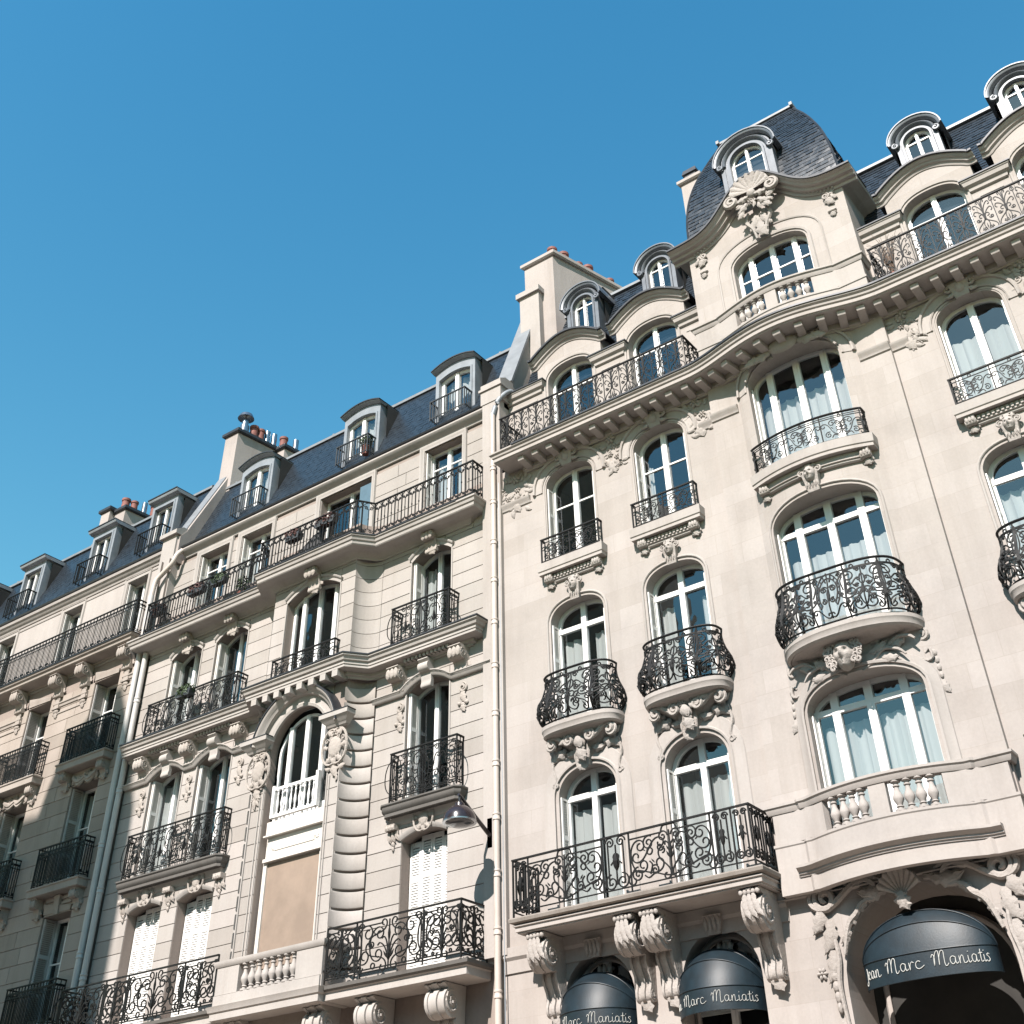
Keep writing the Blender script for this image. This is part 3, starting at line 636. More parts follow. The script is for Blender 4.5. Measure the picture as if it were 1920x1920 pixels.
def slates(par, f, us, vs, mat='slate', name='roof_slates', skip=None, step=(.2, .12), seed=1, lift0=.018):
    """slates laid on the surface f(u,v); u along the eaves, v up the slope, both in metres"""
    r = np.random.default_rng(seed); mb = MB(); nv = int((vs[1] - vs[0]) / step[1])
    for j in range(nv):
        v = vs[0] + j * step[1]; off = (j % 2) * step[0] / 2; u = us[0] - off
        while u < us[1]:
            a, b = max(u, us[0]) + .004, min(u + step[0], us[1]) - .004; u += step[0]
            if b - a < .03 or (skip and skip((a + b) / 2, v + step[1] / 2)): continue
            lift = lift0 * (1 + r.uniform(-.3, .4)); tw = r.uniform(-.004, .004)
            p = [np.array(f(a, v + r.uniform(-.006, .006))), np.array(f(b, v + r.uniform(-.006, .006))), np.array(f(b, v + step[1] * 1.15)), np.array(f(a, v + step[1] * 1.15))]
            n = np.cross(p[1] - p[0], p[3] - p[0]); n /= np.linalg.norm(n)
            q = [p[0] + n * (lift + tw), p[1] + n * (lift - tw), p[2] + n * .006, p[3] + n * .006]
            mb.add([*q, p[0], p[1]], [(0, 1, 2, 3), (4, 5, 1, 0), (5, 2, 1), (4, 0, 3)])
    return mb.build(name, mat, par, 0, kind='stuff')
def ashlar(par, x0, x1, z0, course, n, ops, mat, yf=0., depth=.028, lenf=.85, seed=3, surround=0.0, joined=False, cut=()):
    """coursed blocks standing proud of the wall core, cut round openings; returns count"""
    r = np.random.default_rng(seed); J = .0055; J2 = MB(); cnt = 0
    for k in range(n):
        a0, a1 = z0 + k * course, z0 + (k + 1) * course; iv = [(x0, x1)]; arches = []
        for o in list(ops) + list(cut):
            if isinstance(o, Op): ox0, ox1, lo, sp, hi = o.c - o.hw, o.c + o.hw, o.z0, o.zs, o.zs + o.rise
            else: ox0, ox1, lo, sp = o; hi = sp
            if hi <= a0 + .01 or lo >= a1 - .01: continue
            iv = [q for a, b in iv for q in (((a, min(b, ox0)), (max(a, ox1), b)) if ox0 < b and ox1 > a else ((a, b),)) if q[1] - q[0] > .02]
            if isinstance(o, Op) and a1 > sp + .01 and a1 > lo: arches.append(o)
            elif not isinstance(o, Op) and a1 > sp + .02: arches.append(o)
            if lo > a0 + .03:
                m_ = MB(); m_.chbox(max(x0, ox0) + J, min(x1, ox1) - J, a0 + J, min(lo, a1) - J, yf, yf + depth)
                if joined: J2.add(m_.v, m_.f)
                else: m_.build('stone_block', mat, par, 0); cnt += 1
        for a, b in iv:
            L = b - a; m = max(1, round(L / (lenf * r.uniform(.85, 1.2)))); cuts = [a + L * (i + (.5 * (k % 2) if m > 1 and 0 < i < m else 0) * .6) / m for i in range(m)] + [b]
            for p, q in zip(cuts, cuts[1:]):
                m_ = MB(); yy = yf + r.uniform(-.002, .002); m_.chbox(p + J, q - J, a0 + J, a1 - J, yy, yf + depth, .006)
                if joined: J2.add(m_.v, m_.f)
                else: m_.build('stone_block', mat, par, 0); cnt += 1
        for o in arches:
            if not isinstance(o, Op): 
                if a1 - o[3] > .04:
                    m_ = MB(); m_.chbox(max(x0, o[0]) + J, min(x1, o[1]) - J, max(a0, o[3]) + J, a1 - J, yf, yf + depth, .006)
                    if joined: J2.add(m_.v, m_.f)
                    else: m_.build('stone_block', mat, par, 0); cnt += 1
                continue
            X = [x for x in np.linspace(o.c - o.hw + J, o.c + o.hw - J, 25)]
            runs, cur = [], []
            for x in X:
                if max(a0, o.head(x)) < a1 - .012: cur.append(x)
                elif cur: runs.append(cur); cur = []
            if cur: runs.append(cur)
            for c in runs:
                if len(c) < 2: continue
                poly = [(x, max(a0 + J, o.head(x) + .002)) for x in c] + [(c[-1], a1 - J), (c[0], a1 - J)]
                m_ = MB(); m_.prism(poly, yf, yf + depth)
                if joined: J2.add(m_.v, m_.f)
                else: m_.build('stone_block', mat, par, 0); cnt += 1
    if joined: J2.build('stone_blocks', mat, par, 0, kind='stuff')
    return cnt
def pots(par, spots, z, seed=0):
    r = np.random.default_rng(seed)
    for k, (x, y, t) in enumerate(spots):
        mb = MB(); s = r.uniform(.9, 1.1)
        if t == 'pot': mb.lathe((x, y, z), [(.14 * s, 0), (.125 * s, .40 * s), (.15 * s, .42 * s), (.15 * s, .50 * s), (.11 * s, .50 * s), (.11 * s, .3)], 12); mb.build('chimney_pot', 'terra', par, 40)
        elif t == 'flue': mb.lathe((x, y, z), [(.10, 0), (.10, .55), (.085, .55), (.085, .3)], 12); mb.build('metal_flue', 'steel', par, 40)
        else:
            mb.lathe((x, y, z), [(.15, 0), (.15, .42), (.11, .42), (.11, .62), (.03, .66), (.03, .74), (.28, .72), (.22, .86), (.03, .93), (.001, .94)], 14); mb.build('metal_flue', 'steel', par, 40, label='capped steel flue')
# ------------------------------------------------------------------ shared builders
def plan_box(x0, x1, y0, y1): return [(x0, y0), (x0, y1), (x1, y1), (x1, y0)]
def inset_plan(plan, d):
    P = np.asarray(plan, float); q = np.diff(P, axis=0); q /= np.linalg.norm(q, axis=1)[:, None]; nn = np.stack([q[:, 1], -q[:, 0]], 1); out = []
    for i in range(len(P)):
        a = nn[max(i - 1, 0)]; b = nn[min(i, len(P) - 2)]; m = a + b; m /= max(np.linalg.norm(m), 1e-6); m = m / max(np.dot(m, a), .25); out.append((P[i, 0] - m[0] * d, P[i, 1] - m[1] * d))
    return out
def slab(par, plan, prof, name, mat, fill=True, inset=.03):
    mb = MB(); mb.cornice(plan, [(-.06, prof[0][1])] + prof + [(-.06, prof[-1][1])])
    if fill:
        z0, z1 = prof[0][1] + .003, prof[-1][1] - .003; mb.prism(inset_plan(plan, inset + max(0, -min(o for o, z in prof))), z0, z1, 'xy')
    return mb.build(name, mat, par, 30)
def superplan(c, hw, proj, y0=0., e=.62, n=26):
    return [(c - hw * math.copysign(abs(math.cos(a)) ** e, math.cos(a)), y0 - proj * math.sin(a) ** e) for a in np.linspace(0, math.pi, n)]
def dentils(par, x0, x1, y0, y1, z0, z1, pitch, mat, yf=None, name='dentil_row'):
    mb = MB(); n = int((x1 - x0) / pitch)
    for i in range(n):
        x = x0 + (i + .25) * pitch; dy = yf(x) if yf else 0; mb.box(x, x + pitch * .55, y1 + dy, y0 + dy, z0, z1)
    return mb.build(name, mat, par, 0, kind='stuff')
def dormer(par, c, yf, z0, hood, depth, opn, mat='zinc', over=.1, thick=.09, roll=True, dark='zincd'):
    """dormer body with a hood following the head curve of `hood`"""
    mb = MB(); wall(mb, hood.c - hood.hw, hood.c + hood.hw, z0, hood.zs, [opn], lambda x: yf, top=hood.head, extra=hood.xs())
    reveal(mb, opn, yf, yf + .16)
    P = hood.outline(0, z0)
    for (xa, za), (xb, zb) in zip(P, P[1:]): mb.add([(xa, yf, za), (xb, yf, zb), (xb, yf + depth, zb), (xa, yf + depth, za)], [(0, 1, 2, 3)])
    fr = opn.outline(0); mb.archi(fr, [(.0, 0), (.0, .03), (.05, .03), (.06, 0)], lambda x: yf)
    d = mb.build('dormer', mat, par, 30)
    h = MB(); Q = [p for p in Op(hood.c, hood.hw + .04, hood.z0, hood.zs, hood.rise + (.02 if hood.rise else 0), hood.n).outline(0, hood.zs)][1:-1]
    if hood.rise == 0: Q = [(hood.c - hood.hw - .1, hood.zs), (hood.c + hood.hw + .1, hood.zs)]
    h.archi(Q, [(0, -depth), (0, over * .3), (.02, over * .5), (.03, over * .8), (thick * .7, over), (thick, over), (thick, -depth)], lambda x: yf)
    h.build('dormer_hood', mat, d, 40)
    k = MB(); k.archi(Q, [(thick + .003, -depth), (thick - .01, over + .025), (thick + .022, over + .025), (thick + .022, -depth)], lambda x: yf); k.build('hood_flashing', dark, d, 40)
    return d
def downpipe(par, x, y, zs, zjoints, r, mat, z1=0.):
    mb = MB(); mb.tube([(x, y, zs), (x, y, z1)], r, 12, True, rot=0)
    for z in zjoints:
        mb.lathe((x, y, z), [(r + .001, -.07), (r + .014, -.065), (r + .014, -.03), (r + .006, -.02), (r + .006, .02), (r + .016, .03), (r + .016, .06), (r + .001, .07)], 12)
    return mb.build('drainpipe', mat, par, 40)

# =================================================================== RIGHT BUILDING
BC = thing('apartment_building', 'cream stone building with rounded balconies, arched dormers, a slate dome and navy awnings below', 'building', (-6.4, 0, 0))
C1, C2, CB, C4, C5 = -11.94, -9.62, -6.3, -2.8, -.5
XL, XR = -14.0, 1.3
SL, SR = -8.25, -4.35                       # sides of the projecting bay
def ybay(x): d = abs(x - CB); return -.12 - (.30 * (1 - (d / 1.3) ** 2) if d < 1.3 else 0)
def ybelt(x): d = abs(x - CB); return -.40 * .5 * (1 + math.cos(math.pi * min(1, d / 2.25)))
cols = [C1, C2, C4, C5]
r2 = [Op(c, .64, 6.97, 9.08, .52, 2.2) for c in cols]
r3 = [Op(c, .66, 10.40, 12.60, .47, 2.5) for c in cols]
r4 = [Op(c, .63, 14.0, 15.93, .45, 2.5) for c in cols]
r5 = [Op(c, .64, 17.05, 19.16, .44, 2.3) for c in cols]
g1 = [Op(c, .71, 0, 5.66, .72, 2.0) for c in cols]
b2, b3, b4, b5 = Op(CB, 1.02, 7.0, 9.25, .45, 2.5), Op(CB, 1.03, 10.45, 12.75, .47, 2.5), Op(CB, 1.0, 14.05, 16.15, .46, 2.5), Op(CB, .89, 17.9, 19.52, .46, 2.3)
g3 = Op(CB, 1.26, 0, 5.25, 1.25, 2.15)
bowx = [CB + 1.3 * i / 10 for i in range(-10, 11)]
mb = MB()
main = r2 + r3 + r4
wall(mb, XL, SL, 6.75, 17.05, [o for o in main if o.c < -9])
wall(mb, SR, XR, 6.75, 17.05, [o for o in main if o.c > -4])
wall(mb, SL, SR, 7.0, 17.05, [b2, b3, b4], ybay, bowx)
for x in (SL, SR): mb.add([(x, 0, 6.75), (x, -.12, 6.75), (x, -.12, 17.05), (x, 0, 17.05)], [(0, 1, 2, 3)])
wall(mb, XL, XR, 0, 6.75, g1 + [g3])
for o in main: reveal(mb, o, 0, .26)
for o in g1: reveal(mb, o, 0, .30)
reveal(mb, g3, 0, .95)
for o in (b2, b3, b4): reveal(mb, o, ybay, .02)
mb.add([(XL, 0, 0), (XL, 9, 0), (XL, 9, 17), (XL, 0, 17)], [(0, 1, 2, 3)]); mb.add([(XR, 0, 0), (XR, 9, 0), (XR, 9, 19), (XR, 0, 19)], [(0, 1, 2, 3)])
mb.build('wall', 'stoneC', BC, 20)
# attic storey, set back, with a curved gable over each window
mb = MB(); gab = [Op(c, .93, 17, 19.82, .42, 2) for c in cols]
def gtop(x):
    for g in gab:
        if abs(x - g.c) <= .93: return 19.78 + .40 * max(0, math.cos(abs(x - g.c) / .93 * math.pi / 2)) ** 1.0
    return 19.14
ex = [g.c + s * .93 + e for g in gab for s in (-1, 1) for e in (-.0005, .0005)] + [g.c + .93 * i / 10 for g in gab for i in range(-9, 10)]
wall(mb, XL, SL + .05, 17.04, 19, [o for o in r5 if o.c < -9], lambda x: .3, ex, gtop)
for part in (0, 1):
  if part: mb = MB(); wall(mb, SR - .05, XR, 17.04, 19, [o for o in r5 if o.c > -4], lambda x: .3, ex, gtop)
  for o in r5:
    if (o.c > -4) == bool(part): reveal(mb, o, .3, .52)
  for g in gab:
    for s in ((-1, 1) if (g.c > -4) == bool(part) else ()): mb.add([(g.c + s * .93, .3, 19.1), (g.c + s * .93, 1.3, 19.1), (g.c + s * .93, 1.3, 20.2), (g.c + s * .93, .3, 19.8)], [(0, 1, 2, 3)])
  mb.box(*((SR, XR) if part else (XL, SL)), .0, .31, 16.9, 17.035)
  mb.build('attic_wall', 'stoneC', BC, 20)
for g in gab:
    P = [(g.c - 1.09, 19.80), (g.c - .95, 19.80)] + [(g.c + .93 * i / 10, 19.82 + .42 * max(0, math.cos(abs(i) / 10 * math.pi / 2)) ** 1.0) for i in range(-10, 11)] + [(g.c + .95, 19.80), (g.c + 1.09, 19.80)]
    P = curve(*[P[0], P[1], *P[3:-3:3], P[-2], P[-1]], n=40).tolist()
    a = MB(); a.archi(P, [(-.08, -.02), (-.08, .02), (-.05, .035), (-.02, .04), (.0, .09), (.045, .10), (.06, .14), (.10, .165), (.13, .17), (.13, -.02)], lambda x: .3); go = a.build('gable_cornice', 'trimC', BC, 40)
    a = MB(); a.archi(P, [(.132, -1.0), (.122, .225), (.168, .225), (.168, -1.0)], lambda x: .3); a.build('gable_flashing', 'zincd', go, 40)
for a0, a1 in ((-13.95, -12.78), (-11.16, -10.40), (-8.84, SL), (SR, -3.58), (-2.02, -1.30), (.3, 1.2)):
    pl = plan_box(a0, a1, .3, .28)
    o = slab(BC, pl, [(.0, 18.98), (.03, 19.0), (.04, 19.08), (.10, 19.12), (.12, 19.2), (.14, 19.22), (.14, 19.25)], 'string_cornice', 'trimC', False)
    a = MB(); a.cornice(pl, [(-.2, 19.252), (.165, 19.252), (.165, 19.282), (-.2, 19.282)]); a.build('cornice_flashing', 'zincd', o, 0)
    a = MB(); a.box(a0 + .12, a1 - .12, .285, .3, 18.80, 18.84); a.build('incised_band', 'trimC', o, 0)
# windows, mouldings and shutters of the flat bays
def surround(par, o, prof, y=lambda x: 0., mat='trimC', z0=None, name='window_moulding'):
    a = MB(); a.archi(o.outline(0, z0), prof, y); return a.build(name, mat, par, 40)
roll = [(.05, 0), (.05, .02), (.065, .035), (.085, .035), (.10, .02), (.10, 0)]
for i, c in enumerate(cols):
    window(BC, r2[i], .26, 2, 9.13, curtain=0, ctop=8.95); window(BC, r3[i], .26, 2, 12.55, curtain=.12 if i % 2 == 0 else .3, ctop=12.4)
    window(BC, r4[i], .26, 2, None, bars=(15.52,) if i < 2 else (), mull=.13, curtain={1: .42, 2: .03}.get(i), ctop=15.75, cmat='curtain'); window(BC, r5[i], .52, 2, None, bars=(19.0,) if i > 1 else (18.92,), fw=.07)
    for o in (r2[i], r3[i], r4[i]): shutter(BC, o.c - o.hw + .012, .035, .25, o.z0 + .02, o.zs + .05); shutter(BC, o.c + o.hw - .012, .035, .25, o.z0 + .02, o.zs + .05, -1)
    surround(BC, r3[i], roll); surround(BC, r5[i], [(.06, 0), (.06, .025), (.10, .03), (.12, .0)], lambda x: .3)
    surround(BC, r2[i], [(.07, 0), (.07, .045), (.10, .05), (.12, .022), (.33, .022), (.345, 0)]); surround(BC, r4[i], [(.09, 0), (.09, .02), (.115, .035), (.13, .02), (.27, .02), (.28, .06), (.32, .075), (.345, .04), (.36, 0)], z0=15.90)
    surround(BC, r4[i], [(.03, 0), (.03, .015), (.06, .02), (.07, 0)])
    keystone_mask(BC, c + .02, 0, 13.02, .78, 'carveC')
    # key and leaves over the fourth floor window
    k = MB(); F = Fr(c, -.02, 16.44)
    k.sweep([[(c - .13, 0, 16.36), (c + .13, 0, 16.36), (c + .13, -.07, 16.36), (c - .13, -.07, 16.36)], [(c - .2, 0, 16.66), (c + .2, 0, 16.66), (c + .2, -.15, 16.66), (c - .2, -.15, 16.66)]])
    blob(k, Fr(c, -.1, 16.52), 0, .05, .10, .13, .12, 0, 10, 4)
    for s in (-1, 1):
        G = Fr(c, -.06, 16.5, s); rscroll(k, G, spiral((.20, .10), .09, 1.4, 1.6, -1), .03, .06); leafr(k, G, .1, .14, .3, .13, .15, .10); leafr(k, G, .12, -.02, .22, .10, -.5, .08); leafr(k, G, .0, .12, .2, .14, 1.2, .12)
    k.build('keystone', 'carveC', BC, 45)
    # keystone over the first floor window, under the bombe balcony
    k = MB(); k.sweep([[(c - .14, 0, 9.55), (c + .14, 0, 9.55), (c + .14, -.09, 9.55), (c - .14, -.09, 9.55)], [(c - .19, 0, 9.98), (c + .19, 0, 9.98), (c + .19, -.16, 9.98), (c - .19, -.16, 9.98)]])
    for q in range(5): leafr(k, Fr(c, -.1, 9.95), (q - 2) * .075, 0, .30, .08, -1.57, .06, 3, 0, 6)
    leafr(k, Fr(c, -.08, 9.62), 0, 0, .16, .26, -1.57, .06); k.build('keystone', 'carveC', BC, 45)
# carved foliage between the fourth floor windows
for (x, w, h, sd) in ((-13.38, .95, .85, 1), (-10.78, .62, .85, 2), (-8.62, .62, .8, 3), (-4.0, .62, .8, 4), (-1.65, .62, .85, 5)):
    k = MB(); bouquet(k, Fr(x, 0, 16.30), w * .95, h * .95, int(46 * w), sd); leafr(k, Fr(x, 0, 15.92), 0, .05, .34, .22, -1.57, .08); bouquet(k, Fr(x + .1, 0, 15.85), w * .5, .3, 14, sd + 9); rosette(k, Fr(x, -.02, 16.55), 0, 0, .12, .09)
    k.build('carved_foliage', 'carveC', BC, 45)
belt = [(0, 15.78), (.03, 15.80), (.04, 15.86), (.08, 15.9), (.09, 15.96), (.0, 15.99)]
for path in ([(-13.95, 0), (-13.0, 0)], [(SL - .35, 0), (SL, 0)], [(SR, 0), (SR + .35, 0)], [(SL, -.12), (CB - 1.33, -.12)], [(CB + 1.33, -.12), (SR, -.12)]):
    a = MB(); a.cornice(path, belt); a.build('belt_moulding', 'trimC', BC, 40)
# sills with railings, fourth floor
sillp = [(0, 13.74), (.0, 13.80), (.02, 13.82), (.03, 14.0)]
def sill(par, c, hw, y0, proj, yf=None):
    pl = plan_box(c - hw, c + hw, y0, y0 - proj) if yf is None else [(c - hw, yf(c - hw))] + [(c + hw * q / 8, yf(c + hw * q / 8) - proj) for q in range(-8, 9)] + [(c + hw, yf(c + hw))]
    s = slab(par, pl, sillp, 'window_sill', 'trimC')
    pl2 = plan_box(c - hw + .18, c + hw - .18, y0, y0 - .04) if yf is None else [(x, yf(x) - .05) for x in np.linspace(c - hw + .18, c + hw - .18, 14)]
    a = MB(); a.cornice(pl2, [(-.05, 13.55), (.0, 13.55), (.02, 13.57), (.02, 13.60), (.05, 13.61), (.05, 13.735), (-.05, 13.735)]); a.build('bed_moulding', 'trimC', s, 30)
    dentils(s, c - hw + .22, c + hw - .22, y0 - .05, y0 - .12, 13.64, 13.71, .085, 'trimC', (lambda x: yf(x) + .02) if yf else None)
    for sg in (-1, 1): small_corbel(par, c + sg * (hw - .2), (yf(c + sg * (hw - .2)) if yf else y0), 13.735, .18, .17, .28, 'carveC', 'sill_corbel')
for c in cols:
    sill(BC, c + .03, .80, 0, .20)
    railing(BC, plan_box(c - .71, c + .75, .0, -.15), 14.02, .60, ['plain', [('frieze', .8), ('frieze', .8)], 'plain'], .13, .0105, lo=.04)
sill(BC, CB + .02, 1.22, 0, .22, ybay)
PB = [(CB + .02 + 1.14 * q / 8, ybay(CB + 1.14 * q / 8) - .17) for q in range(-8, 9)]
belly_railing(BC, [(PB[0][0], -.14)] + PB + [(PB[-1][0], -.14)], 14.02, .60, .0, [('frieze', .26)] + [('frieze', .8)] * 3 + [('frieze', .26)], .0105)
# bombe balconies, second floor
def belly(par, c, hw, proj, y0, seq, zt=10.37, cz=1.0, scr=True, e=.62):
    pl = superplan(c, hw, proj, y0, e)
    b = slab(par, pl, [(-.04, zt - .2), (.0, zt - .17), (.01, zt - .1), (.03, zt - .07), (.03, zt)], 'balcony_slab', 'trimC')
    belly_railing(par, superplan(c, hw - .09, proj - .05, y0, .60, 40), zt + .01, 1.0, .20 if scr else .14, seq)
    k = MB(); rings = []
    for z, s, p in ((zt - .19, .90, .86), (zt - .25, .78, .62), (zt - .36, .55, .40), (zt - .5, .34, .24), (zt - .66, .16, .1)):
        z = zt - .19 + (z - zt + .19) * cz; rings.append([(x, y, z) for x, y in superplan(c, hw * s, proj * p, y0 + .02, .7, 18)])
    k.sweep(rings, True); cb = k.build('balcony_corbel', 'carveC', par, 60); k = MB()
    S = hw / 1.02
    if not scr: return cb
    for s in (-1, 1):
        G = Fr(c, y0 - .24 * S, zt - .34, s); rscroll(k, G, cscroll((.22 * S, .02), (.78 * S, .07), 'S', 1.25, 2.2, -1, 40), .050, .03)
        rscroll(k, Fr(c, y0 - .27 * S, zt - .31, s), spiral((.28 * S, -.03), .115, 1.7, 1.4, -1, .15, 30), .036, .07)
        rscroll(k, Fr(c, y0 - .16, zt - .34, s), spiral((.80 * S, .02), .12, 1.6, 1.2, -1, .15, 28), .040, .06)
        H = Fr(c, y0 - .02, zt - .34, s); leafr(k, H, .74 * S, -.02, .30, .16, -1.35, .09); leafr(k, H, .5 * S, -.08, .34, .2, -.5, .12); leafr(k, H, .62 * S, .0, .30, .16, .1, .14)
        rscroll(k, H, curve((.86 * S, -.08), (.92 * S, -.35), (.84 * S, -.58), (.92 * S, -.72)), .03); rscroll(k, H, spiral((.86 * S, -.70), .07, 1.2, 0, 1), .02)
        leafr(k, H, .16, -.16, .3, .16, -.35, .16)
    blob(k, Fr(c, y0 - .20, zt - .42), 0, 0, .10, .13, .12, 0, 12, 5); leafr(k, Fr(c, y0 - .26, zt - .36), -.02, .04, .24, .2, -1.57, .1, 4); leafr(k, Fr(c, y0 - .2, zt - .5), 0, 0, .30, .24, -1.57, .12); bouquet(k, Fr(c, y0 - .26, zt - .26), .7, .16, 10, int(abs(c) * 9))
    k.build('carved_scrolls', 'carveC', cb, 45)
for c in cols: belly(BC, c + .05, .86, .45, 0, [('belly', .55), ('belly', .95), ('belly', .55)])
# --- the bow-fronted bay
belly(BC, CB + .01, 1.21, .77, -.12, [('belly', .72), ('belly', .62), ('shield', .62), ('belly', .62), ('belly', .72)], 10.38, .5, False, .9)
for o, tr, ct in ((b2, 9.33, 9.15), (b3, 12.75, 12.3), (b4, None, 15.85)):
    window(BC, o, .02, 2, tr, curtain=(.0 if tr else .03), ctop=ct, side=True, mull=.14)
    shutter(BC, o.c - o.hw + .012, -.11, .01, o.z0 + .02, o.zs + .05); shutter(BC, o.c + o.hw - .012, -.11, .01, o.z0 + .02, o.zs + .05, -1)
surround(BC, b3, roll, ybay); surround(BC, b2, [(.06, 0), (.06, .04), (.10, .05), (.12, .02), (.24, .02), (.25, 0)], ybay)
surround(BC, b4, [(.05, 0), (.05, .02), (.08, .03), (.10, .015), (.24, .015), (.25, .06), (.29, .075), (.31, .04), (.32, 0)], ybay, z0=16.1)
keystone_mask(BC, CB, -.42, 13.18, .85, 'carveC')
k = MB(); F = Fr(CB, -.50, 16.78); blob(k, F, 0, -.10, .34, .2, .16, 0, 16, 5)          # shell over the bay
for s in (-1, 1):
    G = Fr(CB, -.46, 16.75, s); rscroll(k, Fr(CB, -.30, 16.75, s), curve((.36, -.02), (.62, -.05), (.86, -.22), (1.0, -.46)), .045); rscroll(k, G, spiral((.40, .04), .09, 1.4, 2.0, -1), .03); leafr(k, G, .3, .02, .4, .2, .1, .12); leafr(k, G, .3, -.12, .5, .2, -.35, .12); leafr(k, G, .62, -.1, .34, .18, -.7, .1); leafr(k, G, .1, .05, .3, .2, 1.1, .14); bouquet(k, Fr(CB + s * .62, -.40, 16.72), .5, .3, 12, 5 + s)
bouquet(k, Fr(CB, -.5, 16.86), .8, .2, 14, 8); k.build('shell_ornament', 'carveC', BC, 45)
# carved head between first and second floor of the bay
k = MB(); F = Fr(CB - .06, -.52, 9.96); F.WS = 1.0; mask(k, F, .27); head = k.build('carved_head', 'carveC', BC, 60, label='carved stone head with curly hair under the bay balcony')
k = MB()
for s in (-1, 1):
    G = Fr(CB - .03, -.46, 9.80, s)
    rscroll(k, Fr(CB - .03, -.36, 9.86, s), curve((.34, .16), (.62, .10), (.82, .22), (1.02, .20), (1.12, .12)), .034, .04); leafr(k, Fr(CB - .03, -.38, 9.9, s), .36, .04, .34, .18, .15, .12); leafr(k, Fr(CB - .03, -.32, 9.92, s), .66, .06, .34, .17, .1, .12); rscroll(k, Fr(CB, -.16, 10.0, s), spiral((1.15, .10), .11, 1.6, 1.5, -1), .04)
    rscroll(k, Fr(CB, -.18, 9.98, s), curve((1.10, .05), (1.02, -.12), (1.12, -.32), (1.24, -.30), (1.22, -.14), (1.14, -.20)), .03)
    rscroll(k, Fr(CB, -.40, 9.98, s), curve((.14, -.30), (.34, -.20), (.55, -.04), (.78, -.10), (.9, -.22)), .030); rscroll(k, Fr(CB, -.36, 9.98, s), spiral((.20, -.24), .07, 1.3, 0, 1), .03)
    leafr(k, Fr(CB, -.38, 9.95, s), .5, -.12, .30, .14, -.5, .07); leafr(k, Fr(CB, -.38, 9.95, s), .34, .16, .28, .16, .2, .08); leafr(k, Fr(CB, -.40, 9.95, s), .30, .0, .24, .12, -.2, .07)
    for q in range(4): blob(k, Fr(CB, -.12, 9.75, s), 1.26 + .01 * q, .02 - .13 * q, .055 - .006 * q, .07, .07, 0, 8, 4)
    leafr(k, Fr(CB, -.12, 9.2, s), 1.28, .1, .25, .14, -1.5, .06)
k.build('carved_scrolls', 'carveC', head, 45)
# stone balustrade of the bay, first floor
def bowpath(hw, d, n=16, x0=None): return [(CB + hw * q / n, ybay(CB + hw * q / n) - d) for q in range(-n, n + 1)]
mb = MB(); pth = [(SL - .02, 0)] + [(SL - .02, -.24)] + [(CB - 1.45, -.24)] + [(x, y) for x, y in bowpath(1.40, .16)] + [(CB + 1.45, -.24), (SR + .02, -.24), (SR + .02, 0)]
mb.cornice(pth, [(-.12, 7.82), (.02, 7.82), (.04, 7.86), (.05, 7.90), (.075, 7.92), (.075, 7.96), (-.12, 7.96)])
bal = None
mb2 = MB(); mb2.cornice(pth, [(-.14, 6.60), (.0, 6.60), (.0, 7.30), (.015, 7.32), (.015, 7.36), (-.14, 7.36)])
for a, b in ((-1.93, -.98), (-.14, .14), (.98, 1.93)):
    xs = np.linspace(CB + a, CB + b, 6)
    mb2.cornice([(x, min(-.24, ybay(x) - .16) if abs(x - CB) < 1.42 else -.24) for x in xs], [(-.12, 7.35), (.006, 7.35), (.006, 7.825), (-.12, 7.825)])
bal = mb2.build('balustrade', 'trimC', BC, 30); mb.build('coping', 'trimC', bal, 30)
balusters(bal, [(CB + s * (.28 + .17 * q), ybay(CB + s * (.28 + .17 * q)) - .10) for s in (-1, 1) for q in range(4)], 7.36, 7.822, 'trimC', .08)
mb = MB(); mb.cornice([(CB + 1.62 * q / 10, ybay(CB + 1.62 * q / 10) - .16 if abs(q) < 9 else -.24) for q in range(-10, 11)], [(-.02, 6.82), (.02, 6.82), (.03, 6.85), (.05, 6.855), (.05, 6.885), (.07, 6.89), (.11, 6.93), (.13, 6.935), (.13, 6.975), (-.02, 6.98)]); mb.build('string_cornice', 'trimC', bal, 40)
mb = MB(); mb.box(SL - .3, SR + .3, -.10, 0, 6.585, 6.597); mb.build('lintel_band', 'trimC', bal, 0)
